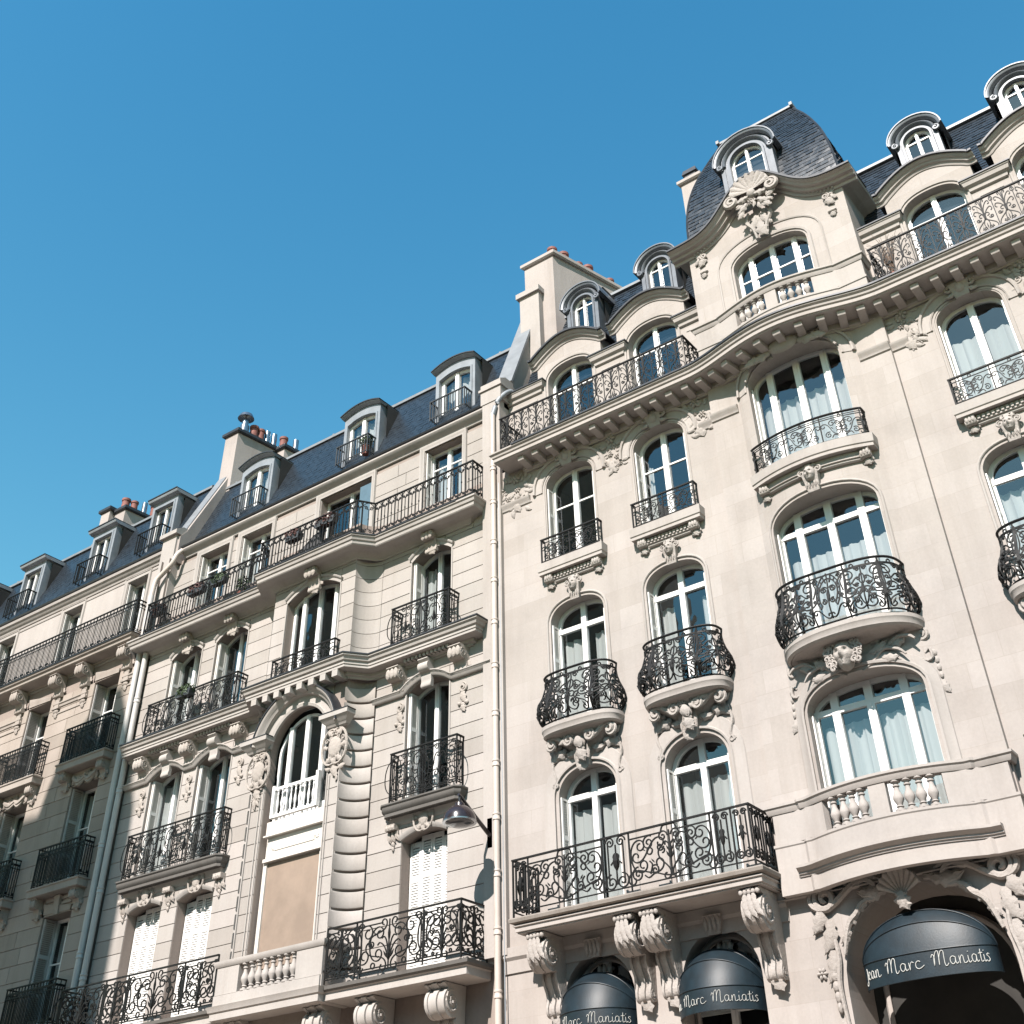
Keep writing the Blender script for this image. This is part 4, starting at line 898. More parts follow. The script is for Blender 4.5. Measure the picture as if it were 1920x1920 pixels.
# great arch with the carved surround and deep shaded porch
k = MB()
for s in (-1, 1):
    G = Fr(CB, -.04, 6.2, s)
    rscroll(k, G, curve((.42, .42), (.62, .48), (.86, .40), (1.02, .46)), .05); rscroll(k, G, cscroll((.72, .30), (1.42, .32), 'S', 1.0, 2.2, 1, 34), .055)
    rscroll(k, G, spiral((1.36, .30), .20, 1.5, 1.4, -1, .15, 30), .06); leafr(k, G, 1.2, .45, .4, .26, .35, .16); leafr(k, G, 1.46, .2, .42, .22, -1.4, .10); leafr(k, G, .36, .30, .5, .22, -.25, .12)
    rscroll(k, G, curve((.52, .24), (.8, .14), (.9, .02), (1.06, -.12), (1.2, -.5)), .05); leafr(k, G, 1.34, .0, .5, .22, -1.5, .09); leafr(k, G, 1.38, -.42, .46, .2, -1.55, .08)
    for q in range(5): blob(k, G, 1.42, -.62 - .14 * q, .09 - .012 * q, .085, .08, 0, 9, 4)
    leafr(k, G, 1.42, -1.35, .34, .16, -1.6, .06); rscroll(k, G, curve((1.34, -.1), (1.3, -.5), (1.36, -.9), (1.32, -1.5)), .04)
    for q in range(6): leafr(k, Fr(CB, -.02, 0, s), .22 + .17 * q, g3.head(CB + .22 + .17 * q) + .07, .24, .13, -.25 - .17 * q, .09, 2)
    for q in range(3): blob(k, G, 1.08 + .13 * q, .50 - .02 * q, .07, .055, .12, .2, 8, 4)
    rosette(k, Fr(CB, -.02, 5.5, s), 1.62, 0, .09, .05)
shell(k, Fr(CB - .12, -.10, 6.33), 0, 0, .34, .16, .35, math.pi - .35); leafr(k, Fr(CB - .12, -.14, 6.38), 0, 0, .28, .24, -1.57, .12)
k.build('carved_arch_ornament', 'carveC', BC, 45)
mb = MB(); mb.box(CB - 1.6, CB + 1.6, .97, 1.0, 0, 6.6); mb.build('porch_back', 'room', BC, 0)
surround(BC, Op(CB, 1.0, 0, 5.35, .85, 2.1), [(.0, 0), (.0, .03), (.03, .05), (.06, .05), (.10, .0)], lambda x: .95, 'trimC', 0, 'door_moulding')
for i, o in enumerate(g1):
    window(BC, o, .30, 2, 5.3, curtain=None, name='shop_window'); surround(BC, Op(o.c, .60, 0, 5.66, .62, 2.0), [(0, 0), (.0, .05), (.03, .07), (.06, .05), (.1, .0)], lambda x: .30, 'trimC', 0)
    k = MB(); c = o.c; k.sweep([[(c - .11, 0, 6.30), (c + .11, 0, 6.30), (c + .11, -.08, 6.30), (c - .11, -.08, 6.30)], [(c - .17, 0, 6.58), (c + .17, 0, 6.58), (c + .17, -.14, 6.58), (c - .17, -.14, 6.58)]])
    for q in range(4): leafr(k, Fr(c, -.10, 6.58), (q - 1.5) * .08, 0, .26, .09, -1.57, .08, 2, 0, 5)
    k.build('keystone', 'carveC', BC, 45); k = MB()
    for q in range(3): leafr(k, Fr(c, .24, 6.24), (q - 1) * .10, 0, .18, .10, -1.57, .08, 2, 0, 5)
    k.build('carved_clasp', 'carveC', BC, 45)
# long stone balconies, first floor
for (x0, x1, cons, st) in ((-13.06, -8.32, (-12.74, -10.96, -10.46, -8.62), None), (-3.86, 1.2, (-3.5, -1.9, -1.4), None)):
    pl = plan_box(x0, x1 - .04, 0, -.74)
    s = slab(BC, pl, [(-.02, 6.715), (.0, 6.715), (.0, 6.735), (.03, 6.74), (.03, 6.81), (.06, 6.82), (.06, 6.84)], 'balcony_slab', 'trimC')
    a = MB(); a.cornice(pl, [(-.05, 6.842), (.02, 6.842), (.05, 6.86), (.11, 6.88), (.12, 6.93), (.10, 6.955), (-.05, 6.955)]); a.build('slab_edge', 'edgeC', s, 40)
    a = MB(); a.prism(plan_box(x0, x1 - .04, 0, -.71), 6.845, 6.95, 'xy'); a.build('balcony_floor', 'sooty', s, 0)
    rx0, rx1 = x0 - .04, x1 - .06; L = rx1 - rx0
    seq = [('bars2', .36), ('big', 1.72), ('bars2', .60), ('big', 1.72), ('bars2', .42), ('bars2', .36)]
    railing(BC, plan_box(rx0, rx1, -.02, -.79), 6.96, .97, [[('bars2', .4), ('bars2', .4)], seq, [('bars2', .4), ('bars2', .4)]], .4, .0155, lo=.09)
    for x in cons: console(BC, x, 0, 6.70, .36, .70, 1.22, .26, .10, 'carveC')
    a = MB(); a.cornice([(-13.9 if x0 < -9 else x0, 0), (x1, 0)], [(0, 6.30), (.03, 6.30), (.04, 6.5), (.08, 6.55), (.09, 6.71), (0, 6.71)]); a.build('architrave', 'trimC', s, 30)
# main cornice with modillions
def ymain(x): d = abs(x - CB); return -.40 * (.5 + .5 * math.cos(math.pi * min(1, d / 2.2)))
pth = [(-13.03, 0.30), (-13.03, 0)] + [(SL - .25, 0)] + [(CB + 2.2 * q / 14, ymain(CB + 2.2 * q / 14)) for q in range(-13, 14)] + [(SR + .25, 0), (XR, 0)]
mb = MB(); mb.cornice(pth, [(-.02, 16.60), (.05, 16.60), (.06, 16.64), (.09, 16.66), (.09, 16.78), (.55, 16.785), (.55, 16.80), (.58, 16.81), (.58, 16.89), (.61, 16.91), (.62, 16.96), (.66, 16.99), (.66, 17.03), (-.02, 17.03)]); cor = mb.build('main_cornice', 'trimC', BC, 30)
mb = MB(); mb.cornice(pth[1:], [(.20, 17.032), (.685, 17.022), (.685, 17.062), (.20, 17.065)]); mb.build('cornice_flashing', 'zincd', cor, 30)
pf = [(.05, 0), (.46, 0), (.47, -.02), (.47, -.07), (.45, -.11), (.40, -.125), (.28, -.12), (.18, -.14), (.05, -.15)]
a = MB(); a.sweep([[(-.08, -o, z) for o, z in pf], [(.08, -o, z) for o, z in pf]]); mod = a.mesh('modillion', 'trimC', 30)
x = -12.92
while x < XR - .1:
    s = (ymain(x + .05) - ymain(x - .05)) / .1; place('modillion', mod, BC, (x, ymain(x), 16.783), math.atan(s)); x += .392
# top balcony railings
for x0, x1 in ((-13.40, SL - .18), (SR + .22, 1.2)):
    railing(BC, plan_box(x0, x1, .28, -.58), 17.06, .91, 'palm', .40, .0115, lo=.02, posts=False)
# upper balustrade of the bay
def ytop(x): return min(-.20, ymain(x) - .12)
mb = MB(); pth = [(SL + .02, .1), (SL + .02, -.32), (CB - 1.34, -.32)] + [(CB + 1.30 * q / 8, ymain(CB + 1.3 * q / 8) - .20) for q in range(-8, 9)] + [(CB + 1.34, -.32), (SR - .02, -.32), (SR - .02, .1)]
mb.cornice(pth, [(-.12, 18.05), (.02, 18.05), (.04, 18.09), (.05, 18.14), (.08, 18.16), (.08, 18.2), (-.12, 18.2)])
mb2 = MB(); mb2.cornice(pth, [(-.14, 17.03), (.0, 17.03), (.0, 17.55), (.02, 17.57), (.02, 17.62), (-.14, 17.62)])
for a, b in ((-1.93, -.88), (-.13, .13), (.88, 1.93)):
    mb2.cornice([(x, (ymain(x) - .20) if abs(x - CB) < 1.31 else -.32) for x in np.linspace(CB + a, CB + b, 6)], [(-.12, 17.61), (.006, 17.61), (.006, 18.055), (-.12, 18.055)])
bal = mb2.build('balustrade', 'trimC', BC, 30); mb.build('coping', 'trimC', bal, 30)
balusters(bal, [(CB + s * (.25 + .165 * q), ymain(CB + s * (.25 + .165 * q)) - .14) for s in (-1, 1) for q in range(4)], 17.62, 18.052, 'trimC', .075)
# pedimented attic of the bay
def ped(x): u = abs(x - CB); return 20.62 + 1.12 * math.exp(-(u / .92) ** 2.2)
px = [CB + 1.95 * q / 20 for q in range(-20, 21)]
mb = MB(); wall(mb, SL + .04, SR - .04, 17.5, 20, [b5], lambda x: -.08, px, lambda x: ped(x) - .12); reveal(mb, b5, -.08, .14)
for x in (SL + .04, SR - .04): mb.add([(x, -.08, 17), (x, 1.6, 17), (x, 1.6, 20.55), (x, -.08, 20.55)], [(0, 1, 2, 3)])
mb.build('attic_wall', 'stoneC', BC, 20)
window(BC, b5, .14, 2, None, bars=(19.25,), side=True, mull=.12)
surround(BC, b5, [(.05, 0), (.05, .03), (.10, .04), (.12, .0)], lambda x: -.08); surround(BC, Op(CB, 1.24, 17.9, 19.6, .72, 2.3), [(.0, 0), (.0, .02), (.03, .03), (.05, 0)], lambda x: -.08)
P = [(CB + 2.28 * q / 40, ped(CB + 2.28 * q / 40)) for q in range(-40, 41)]
a = MB(); a.archi(P, [(-.20, -.02), (-.20, .03), (-.16, .05), (-.13, .05), (-.12, .14), (-.06, .16), (-.05, .24), (.0, .27), (.02, .33), (.05, .35), (.05, -.02)], lambda x: -.08); pc = a.build('pediment_cornice', 'trimC', BC, 40)
a = MB(); a.archi(P, [(.052, -.6), (.042, .385), (.088, .385), (.09, -.6)], lambda x: -.08); a.build('pediment_flashing', 'zincd', pc, 40)
for s in (-1, 1):
    a = MB(); a.cornice([(CB + s * 1.91, -.09), (CB + s * 1.91, 1.8)] if s > 0 else [(CB + s * 1.91, 1.8), (CB + s * 1.91, -.09)], [(0, 20.42), (.05, 20.45), (.12, 20.48), (.16, 20.5), (.24, 20.56), (.33, 20.6), (.35, 20.665), (0, 20.665)]); a.build('side_cornice', 'trimC', pc, 40)
    a = MB(); dn = [CB + s * (.62 + .085 * q) for q in range(14)]
    for x in dn: blob(a, Fr(x, -.14, ped(x) - .15), 0, 0, .032, .04, .05, 0, 6, 3)
    a.build('egg_moulding', 'carveC', pc, 45, kind='stuff')
    a = MB(); G = Fr(CB + s * 1.58, -.10, 20.26, s, .68); rscroll(a, G, spiral((-.08, .10), .13, 1.6, 1.2, -1), .045, .1); leafr(a, G, -.05, .1, .45, .3, -1.45, .14); leafr(a, G, .1, .1, .3, .18, -1.2, .12); blob(a, G, .0, -.55, .16, .06, .12, 0, 8, 4); blob(a, G, .02, -.67, .13, .05, .1, 0, 8, 4); leafr(a, G, .0, -.62, .2, .2, -1.57, .08); leafr(a, G, .0, .16, .26, .2, .2, .1)
    a.build('carved_drop', 'carveC', BC, 45)
k = MB(); shell(k, Fr(CB - .02, -.36, 21.24), 0, .10, .46, .14, .0, math.pi, 9)
for s in (-1, 1):
    G = Fr(CB - .02, -.36, 21.22, s, .9); rscroll(k, G, spiral((.56, .02), .20, 1.8, 2.3, -1, .12, 36), .065, .07); leafr(k, G, .1, -.05, .36, .2, -.3, .14); leafr(k, G, .16, -.25, .40, .18, -.9, .12); rscroll(k, G, curve((.06, .0), (.24, -.12), (.36, -.02)), .05); leafr(k, G, .3, -.42, .3, .16, -1.2, .08)
    rscroll(k, Fr(CB - .02, -.2, 20.5, s), curve((.22, .35), (.30, .1), (.16, -.2), (.12, -.5)), .05); leafr(k, Fr(CB, -.2, 20.55, s), .1, .1, .45, .16, -1.4, .08)
blob(k, Fr(CB - .02, -.34, 21.26), 0, .0, .11, .15, .2, 0, 14, 5); bouquet(k, Fr(CB, -.34, 21.0), .8, .36, 26, 4); leafr(k, Fr(CB, -.16, 20.62), -.1, .1, .4, .2, -1.4, .1); leafr(k, Fr(CB, -.16, 20.62), .1, .1, .4, .2, -1.74, .1); leafr(k, Fr(CB, -.24, 20.4), 0, 0, .5, .26, -1.57, .1)
k.build('carved_crest', 'carveC', BC, 45)
# slate dome over the bay
DZ = [20.7, 21.3, 22.0, 22.7, 23.4, 24.0, 24.5, 24.9]; DH = [1.92, 1.92, 1.88, 1.77, 1.57, 1.38, 1.18, .98]; DY = [.12, .08, .10, .20, .40, .65, .85, 1.02]
dz = np.linspace(20.7, 24.9, 40); dh = np.interp(dz, DZ, DH); dy = np.interp(dz, DZ, DY)
sm = lambda a: np.convolve(np.pad(a, 3, 'edge'), np.ones(7) / 7, 'valid')
dh, dy = sm(dh), sm(dy); arc = np.concatenate([[0], np.cumsum(np.hypot(np.hypot(np.diff(dz), np.diff(dy)), 0))]); arcs = np.concatenate([[0], np.cumsum(np.hypot(np.diff(dz), np.diff(dh)))])
mb = MB(); mb.sweep([[(CB - h, y, z), (CB + h, y, z), (CB + h, 3.2 - y * .4, z), (CB - h, 3.2 - y * .4, z)] for z, h, y in zip(dz, dh, dy)])
dome = mb.build('dome_roof', 'slate', BC, 40)
def fdome(u, v): z = np.interp(v, arc, dz); h = np.interp(v, arc, dh); return (CB + np.clip(u, -h, h), np.interp(v, arc, dy), z)
slates(dome, fdome, (-1.95, 1.95), (0, arc[-1] - .05), skip=lambda u, v: abs(u) > np.interp(v, arc, dh) - .0 or (abs(u) < .62 and v < 3.0), step=(.19, .115), seed=5)
def fside(s): return lambda u, v: (CB + s * np.interp(v, arcs, dh), (np.interp(np.interp(v, arcs, dz), dz, dy) + u) if s > 0 else (3.0 - u), np.interp(v, arcs, dz))
slates(dome, fside(1), (.0, 2.0), (0, arcs[-1] - .05), step=(.19, .115), seed=6)
mb = MB(); mb.box(CB - 1.02, CB + 1.02, .92, 1.22, 24.86, 24.93); mb.tube([(CB - 1.06, 1.04, 24.95), (CB + 1.06, 1.04, 24.95)], .055, 8); mb.box(CB - 1.08, CB - 1.0, .85, 2.8, 24.84, 24.95); mb.box(CB + 1.0, CB + 1.08, .85, 2.8, 24.84, 24.95); mb.build('ridge_capping', 'zincl', dome, 30)
for s in (-1, 1):
    a = MB(); a.tube([(CB + s * h, y - .01, z) for z, h, y in zip(dz, dh, dy)], .028, 5); a.build('hip_flashing', 'zincd', dome, 40)
def arched_dormer(c, yf, z0, zs, hw, depth):
    hd = Op(c, hw, z0, zs, hw * .98, 2.05); op = Op(c, hw * .64, z0 + .15, zs - .05, hw * .64, 2.1)
    d = dormer(BC, c, yf, z0, hd, depth, op, 'zincC', .13, .10, True, 'zincC'); k = MB()
    k.archi(Op(c, hw * .80, z0, zs - .02, hw * .80, 2.05).outline(0, zs - .02)[1:-1], [(0, 0), (.01, .05), (.05, .08), (.09, .05), (.1, 0)], lambda x: yf)
    for s in (-1, 1): rscroll(k, Fr(c, yf - .05, zs - .05, s), spiral((hw * .98, .0), .085, 1.3, 1.6, -1), .035, .06); k.box(c + s * hw - .05 * (1 + s), c + s * hw + .05 * (1 - s), yf - .03, yf, z0, zs - .1)
    k.build('dormer_moulding', 'zincC', d, 45)
    window(BC, op, yf + .10, 2, None, bars=(zs - .02,), mull=.07, fw=.06, curtain=None, room=.9, name='dormer_window')
for c in (C1 + .02, C2, C4 + .02, C5): arched_dormer(c, 1.12, 20.6, 22.02, .48, 1.5)
arched_dormer(CB - .06, -.04, 21.4, 22.84, .67, 1.2)
# mansard slopes behind the gables
mb = MB(); M0, M1 = (.62, 19.1), (1.9, 22.55)
for x0, x1 in ((XL + .35, SL + .3), (SR - .3, XR)):
    mb = MB(); mb.prism([(M0[0], M0[1]), (M1[0], M1[1]), (5.5, M1[1] + .6), (5.5, M0[1])], x0, x1, 'yz'); rf = mb.build('mansard_roof', 'slate', BC, 0)
    Lm = math.hypot(M1[0] - M0[0], M1[1] - M0[1]); f = lambda u, v: (u, M0[0] + (M1[0] - M0[0]) * v / Lm - .004, M0[1] + (M1[1] - M0[1]) * v / Lm)
    slates(rf, f, (x0, x1), (0, Lm - .02), seed=int(abs(x0) * 7)); mb = MB(); mb.box(x0, x1, M1[0] - .10, M1[0] + .25, M1[1] - .03, M1[1] + .05); mb.tube([(x0, M1[0] - .04, M1[1] + .05), (x1, M1[0] - .04, M1[1] + .05)], .05, 6); mb.build('ridge_capping', 'zincl', rf, 30)
# chimney wall at the left end, skewed to the street, and the chimney left of the dome
def chimney(par, xa, xb, y0, y1, skew, z0, z1, name='chimney', cap='render', mat='render', front=True):
    mb = MB(); q = lambda e, zz: [(xa - e, y0 - e, zz), (xb + e, y0 - e, zz), (xb + e + skew, y1 + e, zz), (xa - e + skew, y1 + e, zz)]
    mb.sweep([q(0, z0), q(0, z1)]); c = mb.build(name, mat, par, 0)
    mb = MB(); mb.sweep([q(.05, z1 - .14), q(.09, z1 - .10), q(.09, z1), q(.02, z1 + .02)]); mb.build('chimney_cap', cap, c, 0); return c
ch = chimney(BC, -14.0, -13.02, 1.5, 5.2, 1.05, 19.5, 24.86)
mb = MB(); mb.box(-14.06, -13.42, 1.30, 1.5, 20, 23.45); mb.box(-14.14, -13.36, 1.22, 1.52, 23.45, 23.62); mb.build('chimney_pier', 'trimC', ch, 0)
pots(ch, [(-13.25 + .28 * q * .45, 1.85 + .45 * q, 'pot') for q in (0, .9, 2.1, 2.9, 4.7)], 24.86, 1)
ch = chimney(BC, -9.20, -8.64, 2.4, 3.0, .1, 21, 25.95); a = MB(); a.box(-9.08, -8.74, 2.45, 2.95, 25.97, 26.20); a.sweep([[(-9.14, 2.40, 26.2), (-8.68, 2.40, 26.2), (-8.68, 3.0, 26.2), (-9.14, 3.0, 26.2)], [(-9.10, 2.44, 26.38), (-8.72, 2.44, 26.38), (-8.72, 2.96, 26.38), (-9.10, 2.96, 26.38)]]); a.build('chimney_cowl', 'zincd', ch, 0)
mb = MB()
mb.prism([(.10, 18.9), (.10, 19.62), (.40, 19.86), (1.62, 22.95), (2.0, 22.95), (2.0, 18.9)], -14.22, -13.78, 'yz'); pw = mb.build('party_wall', 'render', BC, 0)
mb = MB(); mb.prism([(.38, 19.90), (1.60, 22.99), (1.66, 22.97), (.44, 19.88)], -14.26, -13.74, 'yz'); mb.build('zinc_cover', 'zincl', pw, 0)
mb = MB(); mb.prism([(-.12, 19.05), (-.12, 19.66), (.1, 19.80), (.42, 19.80), (.42, 19.05)], -14.34, -13.72, 'yz'); mb.prism([(-.16, 19.45), (-.16, 19.52), (.42, 19.52), (.42, 19.45)], -14.38, -13.68, 'yz'); mb.box(-14.30, -13.78, -.10, .3, 6.6, 19.05); mb.build('corner_pier', 'trimC', BC, 0)
# drainpipe between the two buildings
dp = downpipe(BC, -13.93, -.17, 18.6, (17.01, 16.09, 15.03, 14.09, 13.09, 12.10, 11.07, 10.05, 9.02, 7.99, 7.0, 5.98), .062, 'pipe')
mb = MB(); mb.tube(curve((-13.6, .35, 19.35), (-13.62, .1, 19.3), (-13.80, -.1, 19.0), (-13.93, -.17, 18.55), n=12), .062, 10, True, rot=0); mb.tube([(-13.83, -.1, 16.6), (-13.83, -.1, 0)], .012, 5); mb.build('pipe_elbow', 'zinc', dp, 40)
# =================================================================== MIDDLE BUILDING
BB = thing('apartment_building', 'pale coursed stone building in the middle with a tall arched window bay and straight balconies', 'building', (-20, 0, 0))
L1, L2, BM, RC = -24.42, -22.66, -19.28, -15.89
XB0, XB1 = -26.05, -14.06; HB, FB, YB = 1.38, 1.85, -.45
W2 = [Op(c, .60, 6.5, 9.10, .14, 99) for c in (L1, L2, RC)]
W3 = [Op(c, .60, 9.85, 12.22, .20, 99) for c in (L1, L2, RC)]
W4 = [Op(c, .60, 13.40, 15.46, .24, 99) for c in (L1, L2, RC)]
WB4 = Op(BM, .90, 13.45, 15.40, .30, 99); WBA = Op(BM, .95, 7.0, 11.6, .95, 2)
W5 = [Op(-24.39, .59, 16.9, 18.82, 0), Op(-22.67, .59, 16.9, 18.82, 0), Op(-15.9, .60, 16.9, 18.85, 0)]; WB5 = Op(BM, .92, 16.9, 18.85, 0)
CORE = .028
mb = MB(); al = W2 + W3 + W4
wall(mb, XB0, BM - FB, 0, 16.9, [o for o in al if o.c < -20], lambda x: CORE); wall(mb, BM + FB, XB1, 0, 16.9, [o for o in al if o.c > -18], lambda x: CORE)
wall(mb, BM - HB, BM + HB, 0, 16.9, [WBA, WB4], lambda x: YB + CORE)
def flank(s, n=10):     # concave quarter between bay front and wall
    return [(BM + s * (FB - (FB - HB) * math.sin(t)), (YB) * (1 - math.cos(t))) for t in np.linspace(0, math.pi / 2, n)]
for s in (-1, 1):
    P = flank(s)
    for (xa, ya), (xb, yb) in zip(P, P[1:]): mb.add([(xa, ya + CORE, 0), (xb, yb + CORE, 0), (xb, yb + CORE, 16.9), (xa, ya + CORE, 16.9)], [(0, 1, 2, 3)])
mb.add([(XB1, CORE, 0), (XB1, 8, 0), (XB1, 8, 19), (XB1, CORE, 19)], [(0, 1, 2, 3)]); mb.add([(XB0, CORE, 0), (XB0, 8, 0), (XB0, 8, 19), (XB0, CORE, 19)], [(0, 1, 2, 3)])
for o in al: reveal(mb, o, CORE, .32)
reveal(mb, WB4, YB + CORE, -.20); reveal(mb, WBA, YB + CORE, -.2)
mb.build('wall', 'mortar', BB, 20)
n = ashlar(BB, XB0, BM - FB, 6.5, .356, 19, [o for o in W2 + W3 if o.c < -20], 'stoneB', 0, CORE + .002, .95, 3)
n += ashlar(BB, XB0, BM - FB, 13.27, .356, 8, [o for o in W4 if o.c < -20], 'stoneB', 0, CORE + .002, .95, 4)
n += ashlar(BB, BM + FB, XB1, 6.5, .356, 19, [o for o in W2 + W3 if o.c > -18], 'stoneB', 0, CORE + .002, .95, 5)
n += ashlar(BB, BM + FB, XB1, 13.27, .356, 8, [o for o in W4 if o.c > -18], 'stoneB', 0, CORE + .002, .95, 6)
n += ashlar(BB, BM - HB, BM + HB, 13.3, .356, 8, [WB4], 'stoneB', YB, CORE + .002, .8, 7)
for s in (-1, 1):
    a, b = sorted((BM + s * .95, BM + s * HB)); ashlar(BB, a, b, 6.5, .356, 15, [], 'stoneB', YB, CORE + .002, .8, 8, joined=True)
ashlar(BB, BM - .95, BM + .95, 11.84, .356, 3, [WBA], 'stoneB', YB, CORE + .002, .8, 9, joined=True)
# concave flanks: bold curved rustication below, plain courses above
for s in (-1, 1):
    P = flank(s)
    for k in range(17):
        z0 = 6.55 + .3585 * k; ring = []
        mb = MB()
        pr = [(0, z0 + .015), (-.05, z0 + .022), (-.062, z0 + .05), (-.062, z0 + .30), (-.05, z0 + .325), (0, z0 + .335)]
        rings = []
        for i, (x, y) in enumerate(P):
            t = (math.pi / 2) * i / (len(P) - 1); nx, ny = s * math.cos(t) * 1.0, -math.sin(t) * 1.0
            nx, ny = s * math.sin(math.pi / 2 - t), -math.cos(math.pi / 2 - t) if False else -1.0
            m = math.hypot(s * .7 * math.cos(t), 1); rings.append([(x + s * .5 * math.cos(t) * (-o), y + o, z) for o, z in pr])
        mb.sweep(rings); mb.build('curved_stone', 'stoneB', BB, 35)
    for k in range(8):
        z0 = 13.27 + .356 * k; mb = MB(); mb.sweep([[(x, y + CORE, z0 + .007), (x, y, z0 + .007), (x, y, z0 + .349), (x, y + CORE, z0 + .349)] for x, y in P]); mb.build('curved_stone', 'stoneB', BB, 35)
# attic set back
mb = MB(); wall(mb, XB0, XB1, 16.2, 19.0, W5 + [WB5], lambda x: .35 + CORE)
for o in W5 + [WB5]: reveal(mb, o, .35 + CORE, .60)
mb.box(XB0, XB1, -.02, .4, 16.1, 16.24); mb.build('attic_wall', 'mortar', BB, 0)
ashlar(BB, XB0, XB1, 16.27, .37, 7, W5 + [WB5], 'stoneB', .35, CORE + .002, .95, 11, joined=True)
for o in W5 + [WB5]:
    surround(BB, o, [(.02, 0), (.02, .03), (.10, .035), (.13, .06), (.16, .06), (.17, 0)], lambda x: .35, 'trimB')
    window(BB, o, .60, 2, None, curtain=.05 if o.c in (W5[1].c, W5[2].c) else None, ctop=18.6, fw=.07, bars=(18.35,) if o is not WB5 else ())
for o in W5: shutter(BB, o.c - o.hw + .012, .38, .58, o.z0, o.zs - .03, mat='shut')
a = MB(); a.box(BM + .45, BM + .87, .42, .45, 16.95, 18.75); sh = a.build('shutter', 'bluepaint', BB, 0, label='blue-grey folded shutter leaf')
# windows
for i, o in enumerate(W4 + W3):
    window(BB, o, .32, 2, None, curtain={0: .3, 2: .25, 3: .0, 1: None}.get(i), ctop=o.zs - .05, mull=.11); shutter(BB, o.c - o.hw + .012, .05, .30, o.z0 + .02, o.zs + .02); shutter(BB, o.c - o.hw + .045, .07, .31, o.z0 + .02, o.zs + .02)
for o in W2:
    shutter_closed(BB, o.c - o.hw + .01, o.c + o.hw - .01, o.z0 + .02, o.head, .28)
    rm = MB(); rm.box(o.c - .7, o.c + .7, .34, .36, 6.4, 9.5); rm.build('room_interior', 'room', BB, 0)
window(BB, WB4, -.20, 2, None, side=True, mull=.12, curtain=None)
hoodB = [(.0, 0), (.0, .02), (.07, .025), (.08, .045), (.10, .06), (.125, .075), (.14, .075), (.14, 0)]
def headmould(o, y=lambda x: 0., drop=.12, prof=hoodB):
    a = MB(); P = [(o.c - o.hw - .02, o.zs - drop)] + [(x, o.head(x)) for x in o.xs()] + [(o.c + o.hw + .02, o.zs - drop)]
    a.archi(P[1:-1], prof, y); a.build('hood_mould', 'trimB', BB, 40)
    for s in (-1, 1): b = MB(); b.box(o.c + s * (o.hw + .02) - .018, o.c + s * (o.hw + .02) + .018, y(o.c) - .02, y(o.c) + .01, o.z0, o.zs); b.build('jamb_moulding', 'trimB', BB, 0)
for o in W4: headmould(o); small_corbel(BB, o.c + .02, 0, 16.06, .34, .26, .55, 'carveB', 'keystone')
headmould(WB4, lambda x: YB); small_corbel(BB, BM + .05, YB, 16.05, .38, .28, .62, 'carveB', 'keystone')
for o in W2:
    a = MB(); a.archi([(x, o.head(x)) for x in o.xs()], [(.0, 0), (.0, .03), (.03, .05), (.06, .065), (.085, .07), (.085, 0)], lambda x: 0); a.build('hood_mould', 'trimB', BB, 40)
    k = MB(); cartouche(k, Fr(o.c + .02, -.06, 9.45), .70); k.build('cartouche', 'carveB', BB, 45)
# second storey heads: straight impost band turning into segmental label moulds, plain wedge keys
lab = [(0, 0), (0, .06), (.03, .09), (.07, .10), (.10, .14), (.12, .14), (.12, 0)]
for o in W3:
    e0 = XB0 + .05 if o.c == L1 else (o.c - .88 if o.c == L2 else o.c - 1.56); e1 = o.c + .88 if o.c == L1 else (o.c + 1.5 if o.c == L2 else XB1 - .05)
    a = MB(); a.archi([(e0, 12.18), (o.c - .70, 12.18), (o.c - .62, 12.22)] + [(x, o.head(x) + .02) for x in o.xs()[1:-1]] + [(o.c + .62, 12.22), (o.c + .70, 12.18), (e1, 12.18)], lab, lambda x: 0); a.build('impost_band', 'trimB', BB, 40)
    k = MB(); P, c_, cb_ = volute_profile(.24, .62, .11, .05); k.sweep([[(o.c - .13, -q, 12.80 + z) for q, z in P], [(o.c + .15, -q, 12.80 + z) for q, z in P]]); k.build('keystone', 'trimB', BB, 40)
    for s in (-1, 1): a = MB(); a.box(o.c + s * (o.hw + .02) - .018, o.c + s * (o.hw + .02) + .018, -.02, .01, o.z0, o.zs); a.build('jamb_moulding', 'trimB', BB, 0)
for x in (-25.28, -23.54, -21.72, -16.68, -14.92):
    small_corbel(BB, x, 0, 12.80, .34, .34, .55, 'carveB', 'cornice_corbel')
    k = MB(); F = Fr(x + .02, -.02, 11.98); rscroll(k, F, spiral((0, -.05), .11, 1.6, 1.5, -1), .03); leafr(k, F, 0, -.12, .3, .16, -1.57, .06)
    for q in range(3): blob(k, F, (q - 1) * .1, -.42 + .03 * abs(q - 1), .05, .05, .06, 0, 7, 3)
    leafr(k, F, 0, -.40, .2, .14, -1.57, .05); k.build('carved_drop', 'carveB', BB, 45)
# cornice across the third floor, breaking round the bay
def runpath(d0, d1, x0=XB0 + .1, x1=XB1 - .18):
    fl = [(x, y) for x, y in flank(-1)]; fr = [(x, y) for x, y in flank(1)][::-1]
    return [(x0, 0)] + fl + fr + [(x1, 0)] + [(x1, .02)]
mcp = [(0, 12.80), (.05, 12.80), (.06, 12.84), (.12, 12.86), (.13, 12.93), (.36, 12.935), (.36, 12.99), (.38, 13.0), (.38, 13.06), (.42, 13.08), (.44, 13.14), (.48, 13.17), (.48, 13.21), (0, 13.21)]
pp = [(XB0 + .1, 0), (BM - FB - .02, 0), (BM - FB + .18, -.10), (BM - HB - .02, YB), (BM + HB + .02, YB), (BM + FB - .18, -.10), (BM + FB + .02, 0), (XB1 - .60, 0), (XB1 - .60, .3)]
mb = MB(); mb.cornice(pp, mcp); mc = mb.build('main_cornice', 'trimB', BB, 30)
